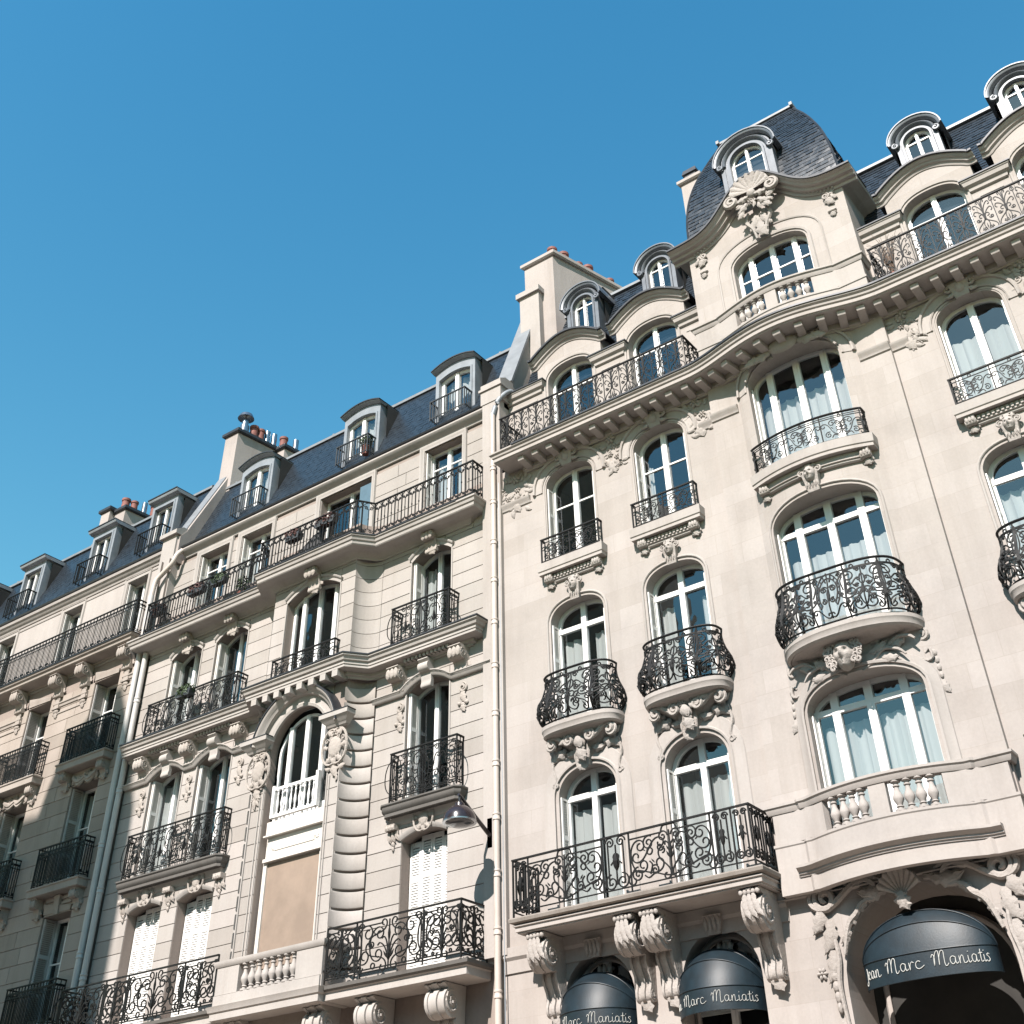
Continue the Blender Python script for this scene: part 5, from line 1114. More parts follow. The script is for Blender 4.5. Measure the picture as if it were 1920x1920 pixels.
mb = MB(); mb.cornice(pp, [(.1, 13.212), (.50, 13.205), (.50, 13.235), (.1, 13.24)]); mb.build('cornice_flashing', 'zincd', mc, 0)
for x0, x1 in ((-25.05, -23.75), (-23.32, -21.95), (-16.45, -15.1)): dentils(mc, x0, x1, -.13, -.25, 12.85, 12.925, .11, 'trimB')
mm = MB(); mm.box(-.085, .085, -.34, .02, -.15, 0); mm_ = mm.mesh('modillion', 'trimB', 0)
for q in range(8): place('modillion', mm_, BB, (BM - 1.30 + .3714 * q, YB - .02, 12.93))
# small iron balconies on the cornice, third floor
railing(BB, plan_box(L1 - .80, L2 + .80, .05, -.34), 13.25, .92, ['barA', [('scrollB', .8)] * 4, 'barA'], .4, .011, lo=.05)
railing(BB, plan_box(RC - .83, RC + .83, .05, -.36), 13.25, .95, ['barA', [('scrollB', .8)] * 2, 'barA'], .4, .011, lo=.05)
railing(BB, plan_box(BM - 1.02, BM + 1.02, YB + .05, YB - .16), 13.25, .62, ['plain', [('frieze', .68)] * 3, 'plain'], .12, .0105, lo=.04)
# sooty slabs with iron railings, second floor
for (x0, x1, ra, rb, k) in ((L1 - .92, L2 + .98, L1 - .78, L2 + .86, 4), (RC - 1.0, RC + 1.10, RC - .78, RC + 1.0, 2)):
    pl = [(x0, 0), (x0, -.20), (x0 + .1, -.30), (x1 - .1, -.30), (x1, -.20), (x1, 0)]
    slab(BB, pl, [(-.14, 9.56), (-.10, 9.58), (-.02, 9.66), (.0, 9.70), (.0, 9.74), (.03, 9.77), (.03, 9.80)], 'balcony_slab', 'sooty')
    railing(BB, plan_box(ra, rb, .0, -.22), 9.85, 1.02, ['barA', [('scrollB', .8)] * k, 'barA'], .25, .011, lo=.05)
    a = MB(); a.cornice([(x0 + .12, 0), (x1 - .12, 0)], [(0, 9.42), (.03, 9.44), (.05, 9.50), (.09, 9.56), (0, 9.56)]); a.build('bed_moulding', 'trimB', BB, 30)
for x in (L1 - .72, (L1 + L2) / 2, L2 + .82, RC - .80):
    k = MB(); F = Fr(x, -.02, 9.42); k.box(x - .13, x + .13, -.16, 0, 9.32, 9.43)
    for q in range(3): blob(k, Fr(x, -.15, 9.36), (q - 1) * .08, 0, .05, .06, .05, 0, 7, 3); leafr(k, F, (q - 1) * .09, -.08, .26, .10, -1.57 + .1 * (q - 1), .1, 2)
    for q in range(3): blob(k, F, 0, -.26 - .09 * q, .06 - .014 * q, .06, .06, 0, 7, 3)
    k.build('slab_corbel', 'carveB', BB, 45)
# the tall arch of the bay
a = MB(); A = Op(BM, .97, 7, 11.6, .97, 2); arcp = [(BM - .97 * math.cos(t), 11.6 + .97 * math.sin(t)) for t in np.linspace(.16, math.pi - .16, 30)]
a.archi(arcp, [(-.06, -.02), (-.06, .05), (.0, .07), (.02, .03), (.18, .03), (.20, .12), (.27, .16), (.30, .22), (.34, .24), (.37, .24), (.37, -.02)], lambda x: YB); ar = a.build('arch_moulding', 'trimB', BB, 40)
a = MB(); a.archi(arcp, [(.372, -.02), (.36, .265), (.39, .265), (.40, -.02)], lambda x: YB); a.build('cornice_flashing', 'zincd', ar, 30)
for s in (-1, 1):
    a = MB(); pl = plan_box(*sorted((BM + s * 1.0, BM + s * 1.52)), YB, YB - .10)
    a.cornice(pl, [(-.05, 11.70), (.02, 11.72), (.05, 11.78), (.10, 11.82), (.14, 11.88), (.17, 11.9), (.17, 12.0), (-.05, 12.0)]); a.prism(pl, 11.703, 11.997, 'xy'); a.build('impost', 'trimB', ar, 30)
    a = MB(); a.cornice(pl, [(-.2, 12.002), (.18, 12.002), (.18, 12.02), (-.2, 12.04)]); a.build('impost_flashing', 'zincd', ar, 0)
    k = MB(); cartouche(k, Fr(BM + s * 1.19, YB - .06, 11.28), 1.0); leafr(k, Fr(BM + s * 1.19, YB - .03, 10.95), 0, 0, .36, .2, -1.57, .07); bouquet(k, Fr(BM + s * 1.19, YB - .02, 10.8), .26, .4, 10, 3 + s); k.build('cartouche', 'carveB', BB, 45)
    for j, (dx, w_) in enumerate(((.985, .03), (1.06, .02), (1.345, .03))):
        a = MB(); a.box(BM + s * dx - w_ / 2, BM + s * dx + w_ / 2, YB - .02 - .006 * j, YB + .01, 6.6, 10.7 if j == 1 else 11.7); a.build('jamb_moulding', 'trimB', BB, 0)
WA = Op(BM, .86, 10.16, 11.55, .86, 2)
window(BB, WA, -.22, 2, None, side=True, mull=.12, fw=.06, curtain=None, name='arched_window')
a = MB(); a.box(BM - .93, BM + .93, -.24, -.14, 6.6, 10.15); pn = a.build('panel_backing', 'panel', BB, 0)
a = MB(); a.box(BM - .86, BM + .86, -.36, -.24, 9.82, 10.12); a.box(BM - .9, BM + .9, -.40, -.24, 9.80, 9.83); a.box(BM - .84, BM + .84, -.30, -.24, 9.36, 9.79)
a.box(BM - .60, BM + .60, -.315, -.30, 9.50, 9.66); a.box(BM - .88, BM + .88, -.36, -.24, 9.28, 9.35)
for s in (-1, 0, 1): leafr(a, Fr(BM + s * .66, -.30, 9.66), 0, 0, .16, .12, -1.57, .05)
a.build('apron_panel', 'panel', pn, 20)
a = MB(); a.box(BM - .80, BM + .78, -.262, -.25, 7.2, 9.26); a.build('roller_blind', 'blind', pn, 0, label='tan roller blind drawn down')
a = MB(); a.box(BM - .9, BM - .80, -.30, -.24, 6.6, 9.28); a.box(BM + .78, BM + .9, -.30, -.24, 6.6, 9.28); a.build('blind_frame', 'panel', pn, 0, kind='stuff')
a = MB(); zb = 10.18; a.box(BM - .72, BM + .62, -.40, -.32, zb, zb + .06); a.box(BM - .72, BM + .62, -.39, -.33, zb + .60, zb + .66); a.box(BM - .76, BM - .68, -.41, -.31, zb, zb + .70); a.box(BM + .58, BM + .66, -.41, -.31, zb, zb + .76); wb = a.build('window_balustrade', 'white', BB, 0, label='white wooden balustrade in the arched window')
balusters(wb, [(BM - .60 + .137 * q, -.36) for q in range(9)], zb + .06, zb + .60, 'white', .032)
# stone and iron balcony, first floor
plB = [(BM - 1.37, 0), (BM - 1.37, -.86), (BM + 1.62, -.86), (BM + 1.62, 0)]
s0 = slab(BB, plB, [(-.04, 6.24), (.0, 6.26), (.0, 6.38), (.03, 6.40), (.05, 6.46), (.07, 6.50)], 'balcony_slab', 'trimB')
a = MB(); a.cornice(plB, [(-.08, 6.51), (-.02, 6.51), (-.02, 6.70), (-.08, 6.70)]); a.build('slab_edge', 'trimB', s0, 0)
for (x0, x1) in ((-25.95, BM - 1.38), (BM + 1.63, -14.22)):
    s1 = slab(BB, plan_box(x0, x1, 0, -.70), [(-.04, 6.25), (.0, 6.27), (.0, 6.39), (.03, 6.41)], 'balcony_slab', 'trimB')
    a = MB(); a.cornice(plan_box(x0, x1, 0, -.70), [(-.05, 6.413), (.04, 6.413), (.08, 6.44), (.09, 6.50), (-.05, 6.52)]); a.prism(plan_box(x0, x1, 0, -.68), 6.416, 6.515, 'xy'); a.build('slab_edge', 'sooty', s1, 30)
a = MB(); bp = [(BM - 1.37, 0), (BM - 1.37, -.80), (BM + 1.62, -.80), (BM + 1.62, 0)]
a.cornice(bp, [(-.14, 7.22), (.02, 7.22), (.05, 7.26), (.06, 7.30), (.06, 7.33), (-.14, 7.33)]); a2 = MB()
a2.cornice(bp, [(-.12, 6.52), (.0, 6.52), (.0, 6.72), (-.12, 6.72)])
for p, q in ((BM - 1.36, BM - .72), (BM + .90, BM + 1.61)): a2.box(p, q, -.806, -.68, 6.715, 7.225)
bal = a2.build('balustrade', 'trimB', BB, 0); a.build('coping', 'trimB', bal, 30)
balusters(bal, [(BM - .58 + .195 * q, -.74) for q in range(8)], 6.72, 7.222, 'trimB', .082)
railing(BB, [(BM + 1.66, -.76), (-14.30, -.76), (-14.30, 0)], 6.53, .98, [[('bigB', .78), ('bigB', 1.68), ('bigB', .9)], [('bigB', .76)]], .8, .0150, lo=.06)
railing(BB, [(-25.86, 0), (-25.86, -.76), (BM - 1.42, -.76)], 6.53, .98, [[('bigB', .76)], [('bigB', 1.45), ('bigB', .7), ('bigB', 1.68), ('bigB', .95)]], .8, .0150, lo=.06)
for x in (-25.3, -23.5, -21.4, -20.2, -18.0, -16.72, -15.02): console(BB, x, 0 if x < -21 or x > -17.5 else -.05, 6.24, .48, .62, 1.1, .24, .10, 'trimB', 'console', False)
# top balcony
tcp = [(0, 15.86), (.03, 15.86), (.05, 15.90), (.10, 15.93), (.14, 15.97), (.24, 16.0), (.44, 16.005), (.46, 16.03), (.47, 16.10), (.50, 16.12), (.52, 16.19), (.55, 16.21), (.55, 16.25), (0, 16.25)]
pp = [(XB0 + .12, .35), (XB0 + .12, 0), (BM - FB - .02, 0), (BM - FB + .16, -.08), (BM - HB - .02, YB), (BM + HB + .02, YB), (BM + FB - .16, -.08), (BM + FB + .02, 0), (XB1 - .68, 0), (XB1 - .68, .35)]
mb = MB(); mb.cornice(pp, tcp); tb = mb.build('top_balcony', 'trimB', BB, 30)
mb = MB(); mb.cornice(pp[1:-1], [(-.3, 16.252), (.57, 16.245), (.57, 16.27), (-.3, 16.28)]); mb.build('cornice_flashing', 'zincd', tb, 0)
rp = [(XB0 + .16, .3), (XB0 + .16, -.48), (BM - FB + .02, -.48), (BM - HB - .30, YB - .42), (BM + HB + .28, YB - .42), (BM + HB + .36, YB - .30), (BM + FB + .06, -.48), (XB1 - .24, -.48), (XB1 - .24, .3)]
railing(BB, rp, 16.28, .96, 'barB', .22, .0105, 'iron', lo=None)
# eaves, mansard, dormers
pe = [(XB0 + .3, .35), (XB1 + .0, .35)]
mb = MB(); mb.cornice(pe, [(0, 18.98), (.03, 19.0), (.05, 19.06), (.10, 19.10), (.16, 19.14), (.20, 19.2), (.20, 19.24), (-.2, 19.24)]); ec = mb.build('eaves_cornice', 'trimB', BB, 30)
mb = MB(); mb.cornice(pe, [(-.2, 19.242), (.16, 19.242), (.23, 19.27), (.25, 19.31), (.22, 19.325), (-.2, 19.30)]); mb.build('gutter', 'zincd', ec, 30)
mb = MB(); mb.box(XB0, XB1, .30, .5, 18.9, 19.0)
def mansard(par, x0, x1, m0, m1, seed, ridge='zincl'):
    mb = MB(); mb.prism([m0, m1, (5.5, m1[1] + .5), (5.5, m0[1])], x0, x1, 'yz'); rf = mb.build('mansard_roof', 'slate', par, 0); Lm = math.hypot(m1[0] - m0[0], m1[1] - m0[1])
    slates(rf, lambda u, v: (u, m0[0] + (m1[0] - m0[0]) * v / Lm - .004, m0[1] + (m1[1] - m0[1]) * v / Lm), (x0, x1), (0, Lm - .02), seed=seed, step=(.22, .14), lift0=.009)
    mb = MB(); mb.box(x0, x1, m1[0] - .08, m1[0] + .2, m1[1] - .03, m1[1] + .05); mb.tube([(x0, m1[0] - .03, m1[1] + .05), (x1, m1[0] - .03, m1[1] + .05)], .045, 6)
    x = x0 + .6
    while x < x1: mb.lathe((x, m1[0] - .03, m1[1] + .05), [(.055, 0), (.055, .04), (.0, .05)], 6); x += 2.1
    mb.build('ridge_capping', ridge, rf, 30); return rf
mansard(BB, XB0, XB1, (.46, 19.3), (1.6, 22.10), 21)
for c in (-23.52, BM, -15.88):
    hd = Op(c, .68, 19.9, 21.62, .15, 99); op = Op(c, .54, 19.98, 21.36, .12, 99)
    d = dormer(BB, c, .74, 19.85, hd, 1.5, op, 'zinc', .13, .08); window(BB, op, .84, 2, None, mull=.13, fw=.09, curtain=.0, ctop=21.38, room=.9, name='dormer_window')
    railing(BB, plan_box(c - .58, c + .58, .80, .42), 19.86, .62, 'plain', .10, .0055, 'iron2', lo=.05)
# chimney on the party wall with the left building
ch = chimney(BB, -26.38, -25.78, 1.55, 3.3, .22, 19.5, 24.40, cap='zincd'); chimney_b = chimney(BB, -25.9, -25.2, 3.1, 3.9, .1, 20, 24.35, cap='zincd')
pots(ch, [(-26.0, 1.95, 'cap'), (-25.92, 2.3, 'pot'), (-25.86, 2.55, 'pot'), (-25.80, 2.8, 'flue'), (-25.74, 3.05, 'flue')], 24.42, 5); pots(chimney_b, [(-25.52, 3.3, 'pot'), (-25.35, 3.7, 'flue')], 24.37, 6)
mb = MB(); mb.prism([(.16, 18.9), (.16, 19.75), (.36, 20.0), (1.62, 22.70), (2.0, 22.7), (2.0, 18.9)], -26.36, -25.92, 'yz'); pw = mb.build('party_wall', 'render', BB, 0)
mb = MB(); mb.prism([(.34, 20.03), (1.60, 22.74), (1.66, 22.72), (.40, 20.0)], -26.40, -26.02, 'yz'); mb.build('zinc_cover', 'zincl', pw, 0)
mb = MB(); mb.prism([(.10, 16.4), (.10, 19.9), (.3, 20.02), (.6, 20.02), (.6, 16.4)], -26.62, -26.02, 'yz'); mb.prism([(-.0, 19.82), (-.0, 19.95), (.25, 20.10), (.6, 20.10), (.6, 19.82)], -26.70, -25.94, 'yz'); mb.build('corner_pier', 'trimB', BB, 0)
dp = downpipe(BB, -26.08, -.13, 15.95, (14.6, 12.2, 9.8, 7.9), .075, 'pipeg'); downpipe(BB, -26.36, -.13, 17.8, (16.4, 13.4, 10.9, 8.4), .085, 'pipeg')
mb = MB(); mb.tube(curve((-25.72, .18, 19.2), (-25.78, .05, 19.0), (-25.86, .0, 18.72), (-26.2, -.05, 18.45), (-26.34, -.1, 18.25), (-26.36, -.13, 17.75), n=20), .075, 10, True, rot=0); mb.build('pipe_elbow', 'pipe', dp, 40)
# =================================================================== LEFT BUILDING
BA = thing('apartment_building', 'greyer stone building at far left, half in shade, with flat-topped dormers and small balconies', 'building', (-32, 0, 0))
ca = [-27.85, -30.93, -34.36, -37.4]; XA0, XA1 = -39.5, -26.40
A2 = [Op(c, .57, 7.0, 9.58, 0) for c in ca]; A3 = [Op(c, .57, 10.25, 12.83, 0) for c in ca]; A4 = [Op(c, .55, 13.45, 15.78, 0) for c in ca]; A5 = [Op(c, .46, 16.6, 19.06, 0) for c in (-27.85, -30.95, -34.4, -37.4)]
A1 = [Op(c, .57, 3.6, 6.2, 0) for c in ca]
mb = MB(); aa = A1 + A2 + A3 + A4; wall(mb, XA0, XA1, 0, 16.9, aa, lambda x: CORE)
for o in aa: reveal(mb, o, CORE, .42)
mb.add([(XA1, CORE, 0), (XA1, 8, 0), (XA1, 8, 19), (XA1, CORE, 19)], [(0, 1, 2, 3)]); mb.build('wall', 'mortar', BA, 0)
ashlar(BA, -33.2, XA1, 5.0, .40, 27, [o for o in aa if o.c > -33.2], 'stoneA', 0, CORE + .002, 1.15, 31)
ashlar(BA, XA0, -33.2, 5.0, .40, 27, [o for o in aa if o.c < -33.2], 'stoneA', 0, CORE + .002, 1.15, 32, joined=True)
mb = MB(); wall(mb, XA0, XA1 + .1, 16.3, 19.6, A5, lambda x: .35)
for o in A5: reveal(mb, o, .35, .62)
mb.box(XA0, XA1, 0, .4, 16.3, 16.5); mb.build('attic_wall', 'stoneB', BA, 0)
for i, o in enumerate(A2 + A3 + A4):
    window(BA, o, .42, 2, None, bars=(o.z0 + 1.55,), mull=.10, curtain={0: .0, 4: .3, 5: .3}.get(i), ctop=o.zs - .1)
    shutter(BA, o.c - o.hw + .012, .05, .40, o.z0 + .02, o.zs - .02, mat='pipeg'); surround(BA, o, [(.02, 0), (.02, .025), (.06, .03), (.10, .05), (.12, .05), (.13, 0)], mat='trimA', z0=o.zs - .0)
for o in A5:
    window(BA, o, .62, 2, None, mull=.09, fw=.06); shutter(BA, o.c - o.hw + .012, .38, .6, o.z0, o.zs - .03); surround(BA, o, [(.02, 0), (.02, .025), (.10, .03), (.12, .05), (.14, .05), (.15, 0)], lambda x: .35, 'trimB')
# stringcourse and corbels under the top balcony
for i, c in enumerate(ca):
    for s in (-1, 1):
        x = c + s * .93; small_corbel(BA, x, 0, 16.36, .34, .40, .62, 'trimA', 'balcony_corbel')
        k = MB(); k.box(x - .10, x + .10, -.06, 0, 15.45, 15.8); k.box(x - .16, x + .16, -.09, 0, 15.40, 15.46); blob(k, Fr(x, -.03, 15.35), 0, 0, .13, .08, .07, 0, 8, 3); leafr(k, Fr(x, -.02, 15.32), 0, 0, .2, .16, -1.57, .05); k.build('carved_drop', 'trimA', BA, 40)
xs = [XA0] + [v for c in ca[::-1] for v in (c - .78, c + .78)] + [XA1 - .05]
for a_, b_ in zip(xs[0::2], xs[1::2]):
    k = MB(); k.cornice([(a_, 0), (b_, 0)], [(0, 15.44), (.03, 15.46), (.04, 15.52), (.07, 15.55), (.07, 15.58), (0, 15.6)]); k.cornice([(a_, 0), (b_, 0)], [(0, 15.25), (.025, 15.26), (.025, 15.30), (0, 15.31)]); k.build('string_moulding', 'trimA', BA, 30)
tp = [(0, 16.36), (.04, 16.36), (.06, 16.40), (.36, 16.43), (.40, 16.46), (.41, 16.54), (.46, 16.56), (.48, 16.62), (0, 16.62)]
pp = [(XA0, 0), (XA1 - .05, 0), (XA1 - .05, .3)]
mb = MB(); mb.cornice([(XA0, 0), (-26.95, 0), (-26.95, .3)], tp); tb = mb.build('top_balcony', 'trimA', BA, 30); mb = MB(); mb.cornice([(XA0, 0), (-26.95, 0), (-26.95, .3)], [(-.3, 16.622), (.50, 16.615), (.50, 16.64), (-.3, 16.65)]); mb.build('cornice_flashing', 'zincd', tb, 0)
railing(BA, [(XA0, -.43), (-26.52, -.43), (-26.52, .3)], 16.65, 1.0, 'barA', .30, .011, lo=.05)
# little balconies
for (rows, zt, carv) in ((A4, 13.44, 'swag'), (A3, 10.24, 'fret'), (A2, 6.98, None)):
    for o in rows:
        c = o.c; slab(BA, plan_box(c - 1.02, c + 1.02, 0, -.32), [(-.04, zt - .22), (.0, zt - .20), (.0, zt - .05), (.03, zt - .03), (.03, zt)], 'balcony_slab', 'trimA')
        railing(BA, plan_box(c - .95, c + .95, .0, -.28), zt + .02, .98, 'barA', .24, .012, lo=.05)
        if carv is None: continue
        k = MB(); zc = zt - .42
        if carv == 'swag':
            for s in (-1, 1):
                rscroll(k, Fr(c, -.03, zc, s), curve((0, -.02), (.2, -.12), (.42, -.02), (.5, .08)), .075); rscroll(k, Fr(c, -.03, zc, s), curve((0, -.1), (.22, -.2), (.44, -.06)), .05); leafr(k, Fr(c, -.02, zc, s), .45, .05, .25, .14, -1.4, .07)
            rosette(k, Fr(c, -.03, zc), 0, .02, .12, .09); bouquet(k, Fr(c, -.04, zc), .8, .2, 12, int(-c))
        else:
            for s in (-1, 1):
                for q in range(3): k.box(*sorted((c + s * .12, c + s * (.56 - .03 * q))), -.03 - .008 * q, 0, zc - .16 + .12 * q, zc - .10 + .12 * q)
            k.sweep([[(c - .07, 0, zc - .26), (c + .07, 0, zc - .26), (c + .07, -.06, zc - .26), (c - .07, -.06, zc - .26)], [(c - .12, 0, zc + .18), (c + .12, 0, zc + .18), (c + .12, -.12, zc + .18), (c - .12, -.12, zc + .18)]])
        k.build('carved_panel', 'trimA', BA, 45)
        for s in (-1, 1): small_corbel(BA, c + s * .80, 0, zt - .22, .24, .26, .46, 'trimA', 'slab_corbel')
# roof
pe = [(XA0, .35), (-26.6, .35)]
mb = MB(); mb.cornice(pe, [(-.2, 19.24), (.03, 19.24), (.05, 19.30), (.10, 19.34), (.14, 19.42), (.18, 19.44), (.20, 19.52), (-.2, 19.52)]); ec = mb.build('eaves_cornice', 'trimB', BA, 30)
mb = MB(); mb.cornice(pe, [(-.2, 19.522), (.16, 19.522), (.23, 19.55), (.25, 19.60), (.22, 19.615), (-.2, 19.6)]); mb.build('gutter', 'zincd', ec, 30)
k = MB(); k.cornice(pe, [(0, 19.10), (.02, 19.11), (.03, 19.15), (0, 19.16)]); k.build('string_moulding', 'trimB', BA, 0)
mansard(BA, XA0, -26.5, (.46, 19.6), (1.5, 22.37), 41)
for c in (-27.82, -30.85, -34.6, -37.6):
    hd = Op(c, .60, 20.2, 22.05, 0); op = Op(c, .45, 20.25, 21.82, 0)
    dormer(BA, c, .74, 20.15, hd, 1.4, op, 'zinc', .18, .12); window(BA, op, .86, 2, None, mull=.09, fw=.06, room=.8, name='dormer_window')
    railing(BA, plan_box(c - .62, c + .50, .80, .40), 20.12, .72, 'plain', .11, .0085, lo=.05)
ch = chimney(BA, -33.2, -32.72, 1.9, 2.25, .0, 19.9, 24.25, cap='zincd'); ch2 = chimney(BA, -32.74, -32.1, 2.1, 3.6, .12, 19.9, 24.15, cap='zincd')
pots(ch2, [(-32.55, 2.35, 'pot'), (-32.38, 2.6, 'pot'), (-32.25, 2.95, 'flue'), (-32.12, 3.3, 'pot')], 24.18, 9)
# =================================================================== street, lamp, awnings, plants
lp = thing('street_lamp', 'dark domed street lamp on a wall bracket beside the drainpipe', 'street lamp', (-14.15, -.05, 8.8))
mb = MB(); mb.box(-14.21, -14.09, -.10, .0, 8.50, 9.05); mb.build('wall_plate', 'lamp', lp, 0)
mb = MB(); mb.tube([(-14.15, -.08, 8.72), (-14.15, -.35, 8.86), (-14.15, -1.0, 9.23), (-14.15, -1.06, 9.25)], [.042, .040, .032, .03], 8, True, rot=0); mb.tube([(-14.15, -1.02, 9.24), (-14.15, -1.02, 9.05)], .026, 8); mb.build('bracket_arm', 'lamp', lp, 40)
mb = MB(); mb.lathe((-14.15, -1.02, 8.80), [(.02, .30), (.09, .295), (.10, .24), (.16, .22), (.25, .15), (.305, .05), (.315, -.02), (.32, -.05), (.30, -.055), (.275, -.03), (.25, .06), (.12, .16), (.0, .18)], 28, capb=False); mb.build('lamp_shade', 'lamp', lp, 40)
mb = MB(); mb.lathe((-14.15, -1.02, 8.80), [(.285, -.05), (.25, -.085), (.15, -.12), (.0, -.13)], 24); bm = simple('lamp_bowl_glass', (.06, .06, .065), .08, 0, .05, 6); mb.build('lamp_bowl', bm, lp, 50)
mb = MB(); mb.lathe((-14.15, -1.02, 8.80), [(.30, -.062), (.322, -.062), (.322, -.04), (.30, -.04)], 28); mb.build('rim', 'steel', lp, 40)
# ---- awnings with handwritten shop name
GL = {  # strokes on a unit x-height, each glyph: (advance, [polylines])
 'J': (.75, [[(.55, 1.5), (.6, 1.0), (.5, .2), (.35, -.5), (.1, -.7), (-.1, -.5), (.05, -.35), (.5, -.05), (.75, .15)]]),
 'e': (.75, [[(.05, .4), (.45, .6), (.5, .9), (.25, 1.0), (.05, .7), (.1, .2), (.35, 0), (.75, .2)]]),
 'a': (.9, [[(.6, .85), (.35, 1.0), (.1, .75), (.1, .25), (.3, 0), (.55, .3), (.62, .9), (.6, .3), (.7, .02), (.9, .2)]]),
 'n': (.95, [[(.1, .95), (.12, .0), (.15, .5), (.35, .95), (.5, .9), (.52, .4), (.55, .05), (.72, 0), (.95, .2)]]),
 'M': (1.7, [[(.0, 1.15), (.15, 1.5), (.3, 1.2), (.22, .1), (.25, .9), (.5, 1.75), (.72, 1.85), (.74, 1.2), (.68, .1), (.74, 1.0), (1.0, 1.8), (1.24, 1.75), (1.22, .9), (1.22, .1), (1.36, -.12), (1.6, .2)]]),
 'r': (.7, [[(.1, .95), (.15, .0), (.2, .6), (.4, .98), (.6, .85)]]),
 'c': (.9, [[(.55, .85), (.35, 1.0), (.1, .75), (.08, .25), (.3, 0), (.6, .1), (.9, .35)]]),
 'i': (.45, [[(.1, .9), (.12, .2), (.22, 0), (.45, .2)], [(.14, 1.35), (.17, 1.45)]]),
 't': (.6, [[(.3, 1.6), (.25, .3), (.35, 0), (.6, .15)], [(.0, 1.05), (.55, 1.12)]]),
 's': (.7, [[(.5, .9), (.3, 1.02), (.12, .8), (.4, .5), (.45, .2), (.2, .0), (.0, .12)]]), ' ': (.75, [])}
def lettering(par, text, f, u0, u1, v0, size, r, name='lettering'):
    """tubes along handwritten strokes; f(u,v) is the valance surface"""
    tot = sum(GL[c][0] for c in text); k = (u1 - u0) / tot; x = u0; mb = MB()
    for c in text:
        adv, st = GL[c]
        for s in st: mb.tube([f(x + p[0] * k, v0 + p[1] * size) for p in curve(*s, n=len(s) * 4)], r, 5)
        x += adv * k
    return mb.build(name, 'ivory', par, 60)
def awning(c, y0, a, d, h, zs, vz, label, u, v0, size):
    aw = thing('awning', label, 'awning', (c, y0, zs), 'navy awnings with a handwritten name'); th = [0, R_(24), R_(52), R_(90)]
    def hoop(t, n=28): return [(c - a * math.cos(p), y0 - d * math.sin(p) * math.sin(t), zs + h * math.sin(p) * math.cos(t)) for p in np.linspace(0, math.pi, n)]
    mb = MB()
    for i in range(3):
        A, B = hoop(th[i]), hoop(th[i + 1]); rows = []
        for q in np.linspace(0, 1, 5):
            sag = 1 - .030 * math.sin(math.pi * q); H = hoop(th[i] + (th[i + 1] - th[i]) * q)
            lin = [tuple((1 - q) * np.array(p) + q * np.array(r)) for p, r in zip(A, B)]
            rows += [tuple(.55 * np.array(l) + .45 * np.array(e)) for l, e in zip(lin, H)]
        mb.grid(rows, 5, 28)
    mb.build('hood', 'awning', aw, 25)
    mb = MB(); B = hoop(R_(90), 40); P = []
    for x, y, z in B: P += [(x, y, z), (x, y - .004, z - vz * .5), (x, y, z - vz), (x, y + .012, z - vz + .004), (x, y + .012, z)]
    mb.grid(P, 40, 5); mb.build('valance', 'awning', aw, 30)
    mb = MB()
    for t in th[1:]: mb.tube([(x, y - .008, z + .006) for x, y, z in hoop(t, 30)], .009, 5)
    mb.tube([(x, y + .01, z - vz + .005) for x, y, z in B], .010, 5); mb.build('frame_hoops', 'awning', aw, 40)
    def f(u_, v_):
        p = math.pi / 2 + u_; return (c - (a + .006) * math.cos(p), y0 - (d + .012) * math.sin(p), zs + v_)
    lettering(aw, 'Jean Marc Maniatis', f, u[0], u[1], v0, size, .0042 if a < .8 else .0055)
awning(C1 - .10, .27, .75, .72, .66, 5.47, .31, 'navy rounded awning with handwritten name, leftmost and smallest in view', (-1.25, 1.2), -.21, .085)
awning(C2 - .11, .27, .75, .72, .66, 5.49, .32, 'navy rounded awning with handwritten name, middle of the three between two carved consoles', (-1.25, 1.2), -.215, .085)
awning(CB + .0, .12, 1.0, .40, .64, 5.52, .33, 'big navy rounded awning with handwritten name set deep in the great carved arch', (-1.2, 1.15), -.21, .10)
awning(C4, .27, .70, .72, .66, 5.49, .32, 'navy rounded awning right of the great arch', (-1.25, 1.2), -.215, .085)
# ---- plants and things on balconies
def foliage(c, rx, ry, rz, n, seed, size=.05, mat='leaf'):
    r = np.random.default_rng(seed); mb = MB()
    for i in range(n):
        d = r.normal(size=3); d /= np.linalg.norm(d); q = r.random() ** .4; p = np.array(c) + d * q * np.array([rx, ry, rz]); u = r.normal(size=3); u /= np.linalg.norm(u); w = np.cross(u, d); w /= max(np.linalg.norm(w), 1e-6); s = size * r.uniform(.6, 1.3)
        mb.add([p - u * s, p - w * s * .45 + d * s * .2, p + u * s, p + w * s * .45 + d * s * .2], [(0, 1, 2, 3)])
    return mb
def flower_box(x, y, z, w, label, mat, seed, grp='flower boxes on the top balcony'):
    t = thing('flower_box', label, 'flower box', (x, y, z), grp); mb = MB(); mb.prism([(x - w / 2 + .03, z), (x + w / 2 - .03, z), (x + w / 2, z + .17), (x - w / 2, z + .17)], y - .09, y + .09, 'xz'); mb.build('trough', 'iron2', t, 0)
    foliage((x, y, z + .16), w * .56, .17, .19, 320, seed, .05, mat).build('foliage', mat, t, 0)
flower_box(-23.95, -.40, 16.95, .62, 'dark red flower box on the top balcony rail, left of the ivy', 'rust', 1)
flower_box(-23.05, -.40, 16.95, .55, 'green leafy flower box on the top balcony rail beside the red one', 'leaf', 2)
flower_box(-19.85, -.80, 16.93, .50, 'dark red flower box on the bay of the top balcony, left of the folded canvas', 'rust', 3)
flower_box(-18.72, -.80, 16.95, .68, 'dark flower box on the bay of the top balcony near the open window', 'rust', 4)
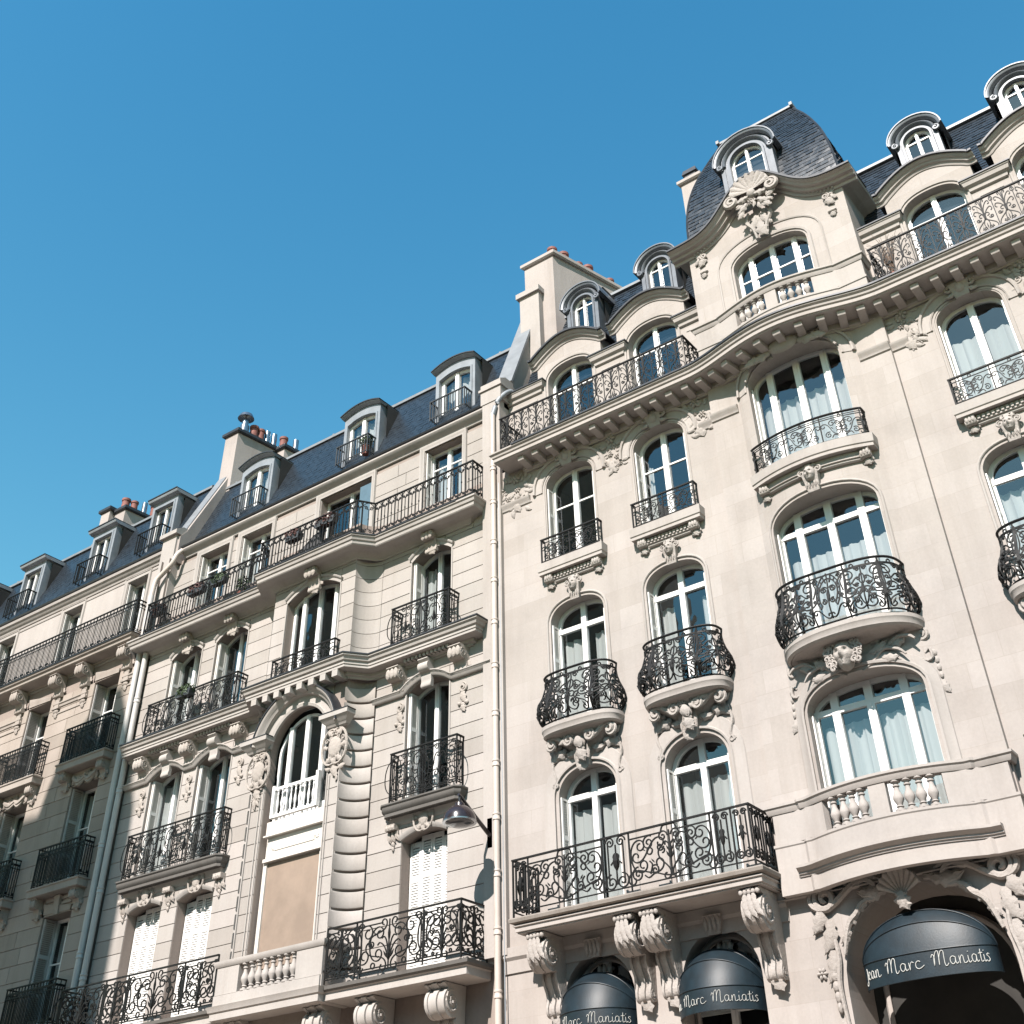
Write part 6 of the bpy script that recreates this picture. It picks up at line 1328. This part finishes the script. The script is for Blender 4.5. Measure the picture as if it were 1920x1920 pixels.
flower_box(-25.72, -.25, 16.95, .5, 'reddish flower box at the left end of the top balcony', 'rust', 5)
flower_box(-23.7, -.42, 13.95, .55, 'dark leafy flower box on the scrolled balcony of two windows', 'leaf', 6)
def pot_plant(x, y, z, r, h, label, mat='leaf', seed=1, n=220):
    t = thing('potted_plant', label, 'potted plant', (x, y, z)); mb = MB(); mb.lathe((x, y, z), [(.09, 0), (.12, .2), (.135, .22), (.135, .25), (.1, .25)], 12); mb.build('pot', 'terra', t, 40)
    foliage((x, y, z + .25 + h / 2), r, r, h / 2, n, seed, .055).build('foliage', mat, t, 0)
    mb = MB(); q = np.random.default_rng(seed)
    for i in range(5): mb.tube([(x, y, z + .2), (x + q.uniform(-.5, .5) * r, y + q.uniform(-.4, .4) * r, z + .25 + h * .5)], .008, 4)
    mb.build('stem', 'twig', t, 0)
pot_plant(BM + .38, .58, 19.92, .20, .42, 'bushy green plant behind the railing of the middle curved dormer', seed=3)
pot_plant(-20.5, -.3, 16.28, .26, .35, 'low spiky plant on the top balcony behind the iron bars', seed=4, n=160)
pot_plant(-22.3, -.2, 16.28, .2, .5, 'slim green plant on the top balcony left of the bay', seed=6, n=140)
t = thing('dry_plant', 'bare dry twiggy plant above the palmette railing beside the dome bay', 'plant', (-3.85, -.2, 17.1)); mb = MB(); q = np.random.default_rng(8)
mb.lathe((-3.85, -.25, 17.08), [(.1, 0), (.13, .25), (.13, .28), (.1, .28)], 10); mb.build('pot', 'terra', t, 40); mb = MB()
for i in range(46):
    a, b = q.uniform(0, 6.28), q.uniform(.1, .42); p0 = np.array((-3.85, -.25, 17.3)); p1 = p0 + (b * .5 * math.cos(a), b * .3 * math.sin(a), .62 + q.uniform(0, .3)); p2 = p1 + (b * .8 * math.cos(a), b * .4 * math.sin(a), q.uniform(.0, .45)); mb.tube([p0, p1, p2], [.009, .006, .003], 3)
mb.build('twig', 'twig', t, 0)
t = thing('folded_parasol', 'dark grey canvas leaning behind the bars of the bay balcony', 'parasol', (BM - .1, -.55, 16.3)); mb = MB(); mb.prism([(BM - .62, 16.62), (BM - .05, 16.98), (BM + .35, 17.08), (BM + .25, 16.45)], -.62, -.58, 'xz'); mb.build('canvas', 'cloth', t, 0); mb = MB(); mb.tube([(BM - .5, -.6, 16.3), (BM + .3, -.6, 17.1)], .015, 6); mb.build('pole', 'steel', t, 40)
# ---- setting below and across the street
def struct(name, mb, mat): o = mb.build(name, mat, None, 0); o['kind'] = 'structure'; return o
mb = MB(); mb.add([(-400, -400, -.13), (400, -400, -.13), (400, 400, -.13), (-400, 400, -.13)], [(0, 1, 2, 3)]); struct('ground', mb, 'pave')
mb = MB(); mb.add([(-120, -14.8, -.126), (120, -14.8, -.126), (120, -4, -.126), (-120, -4, -.126)], [(0, 1, 2, 3)]); struct('road', mb, 'asph')
for y0, y1 in ((-4, .95), (-20.4, -14.8)):
    mb = MB(); mb.box(-120, 120, y0, y1, -.12, 0); struct('pavement', mb, 'pave')
# houses on the near side of the street (behind the viewer); the tall stair tower throws the shade on the left facade
dirn = -np.array(to_sun); YO = -20.6
def across(x, z): t = (YO - 0) / -dirn[1] * -1; k = YO / dirn[1]; return (x + dirn[0] * k, z + dirn[2] * k)
op = thing('corner_house', 'stone house with a tall stair tower across the street, behind the viewer', 'house', (-20, YO, 0))
sil = [(-25.5, -12), (-25.42, 9.3), (-25.55, 11.7), (-26.1, 13.4), (-27.1, 15.35), (-28.2, 14.9), (-29.1, 14.15), (-29.55, 13.0), (-29.70, 12.36), (-30.3, 12.36), (-31.7, 12.95), (-34, 13.4), (-45, 13.4), (-45, -12)]
mb = MB(); mb.prism([across(*p) for p in sil], YO, YO - 5, 'xz'); mb.build('stair_tower', 'stoneB', op, 0)
ow = [Op(-22 + 2.7 * i, .6, z, z + 2.1, 0) for i in range(20) for z in (1.5, 4.9, 8.2)]
mb = MB(); wall(mb, -24, 34, -.12, 11.5, ow, lambda x: YO); mb.box(-24, 34, YO - 9, YO - .3, -.12, 11.5)
for o in ow: reveal(mb, o, YO, YO - .29)
mb.build('wall', 'stoneB', op, 0)
mb = MB(); mb.prism([(YO + .4, 11.5), (YO + .4, 11.8), (YO - 1.6, 13.6), (YO - 8, 13.8), (YO - 9, 11.5)], -24, 34, 'yz'); mb.build('roof', 'slate', op, 0)
mb = MB()
for o in ow: mb.box(o.c - .6, o.c + .6, YO - .295, YO - .25, o.z0, o.zs)
mb.build('window_row', 'glass', op, 0)
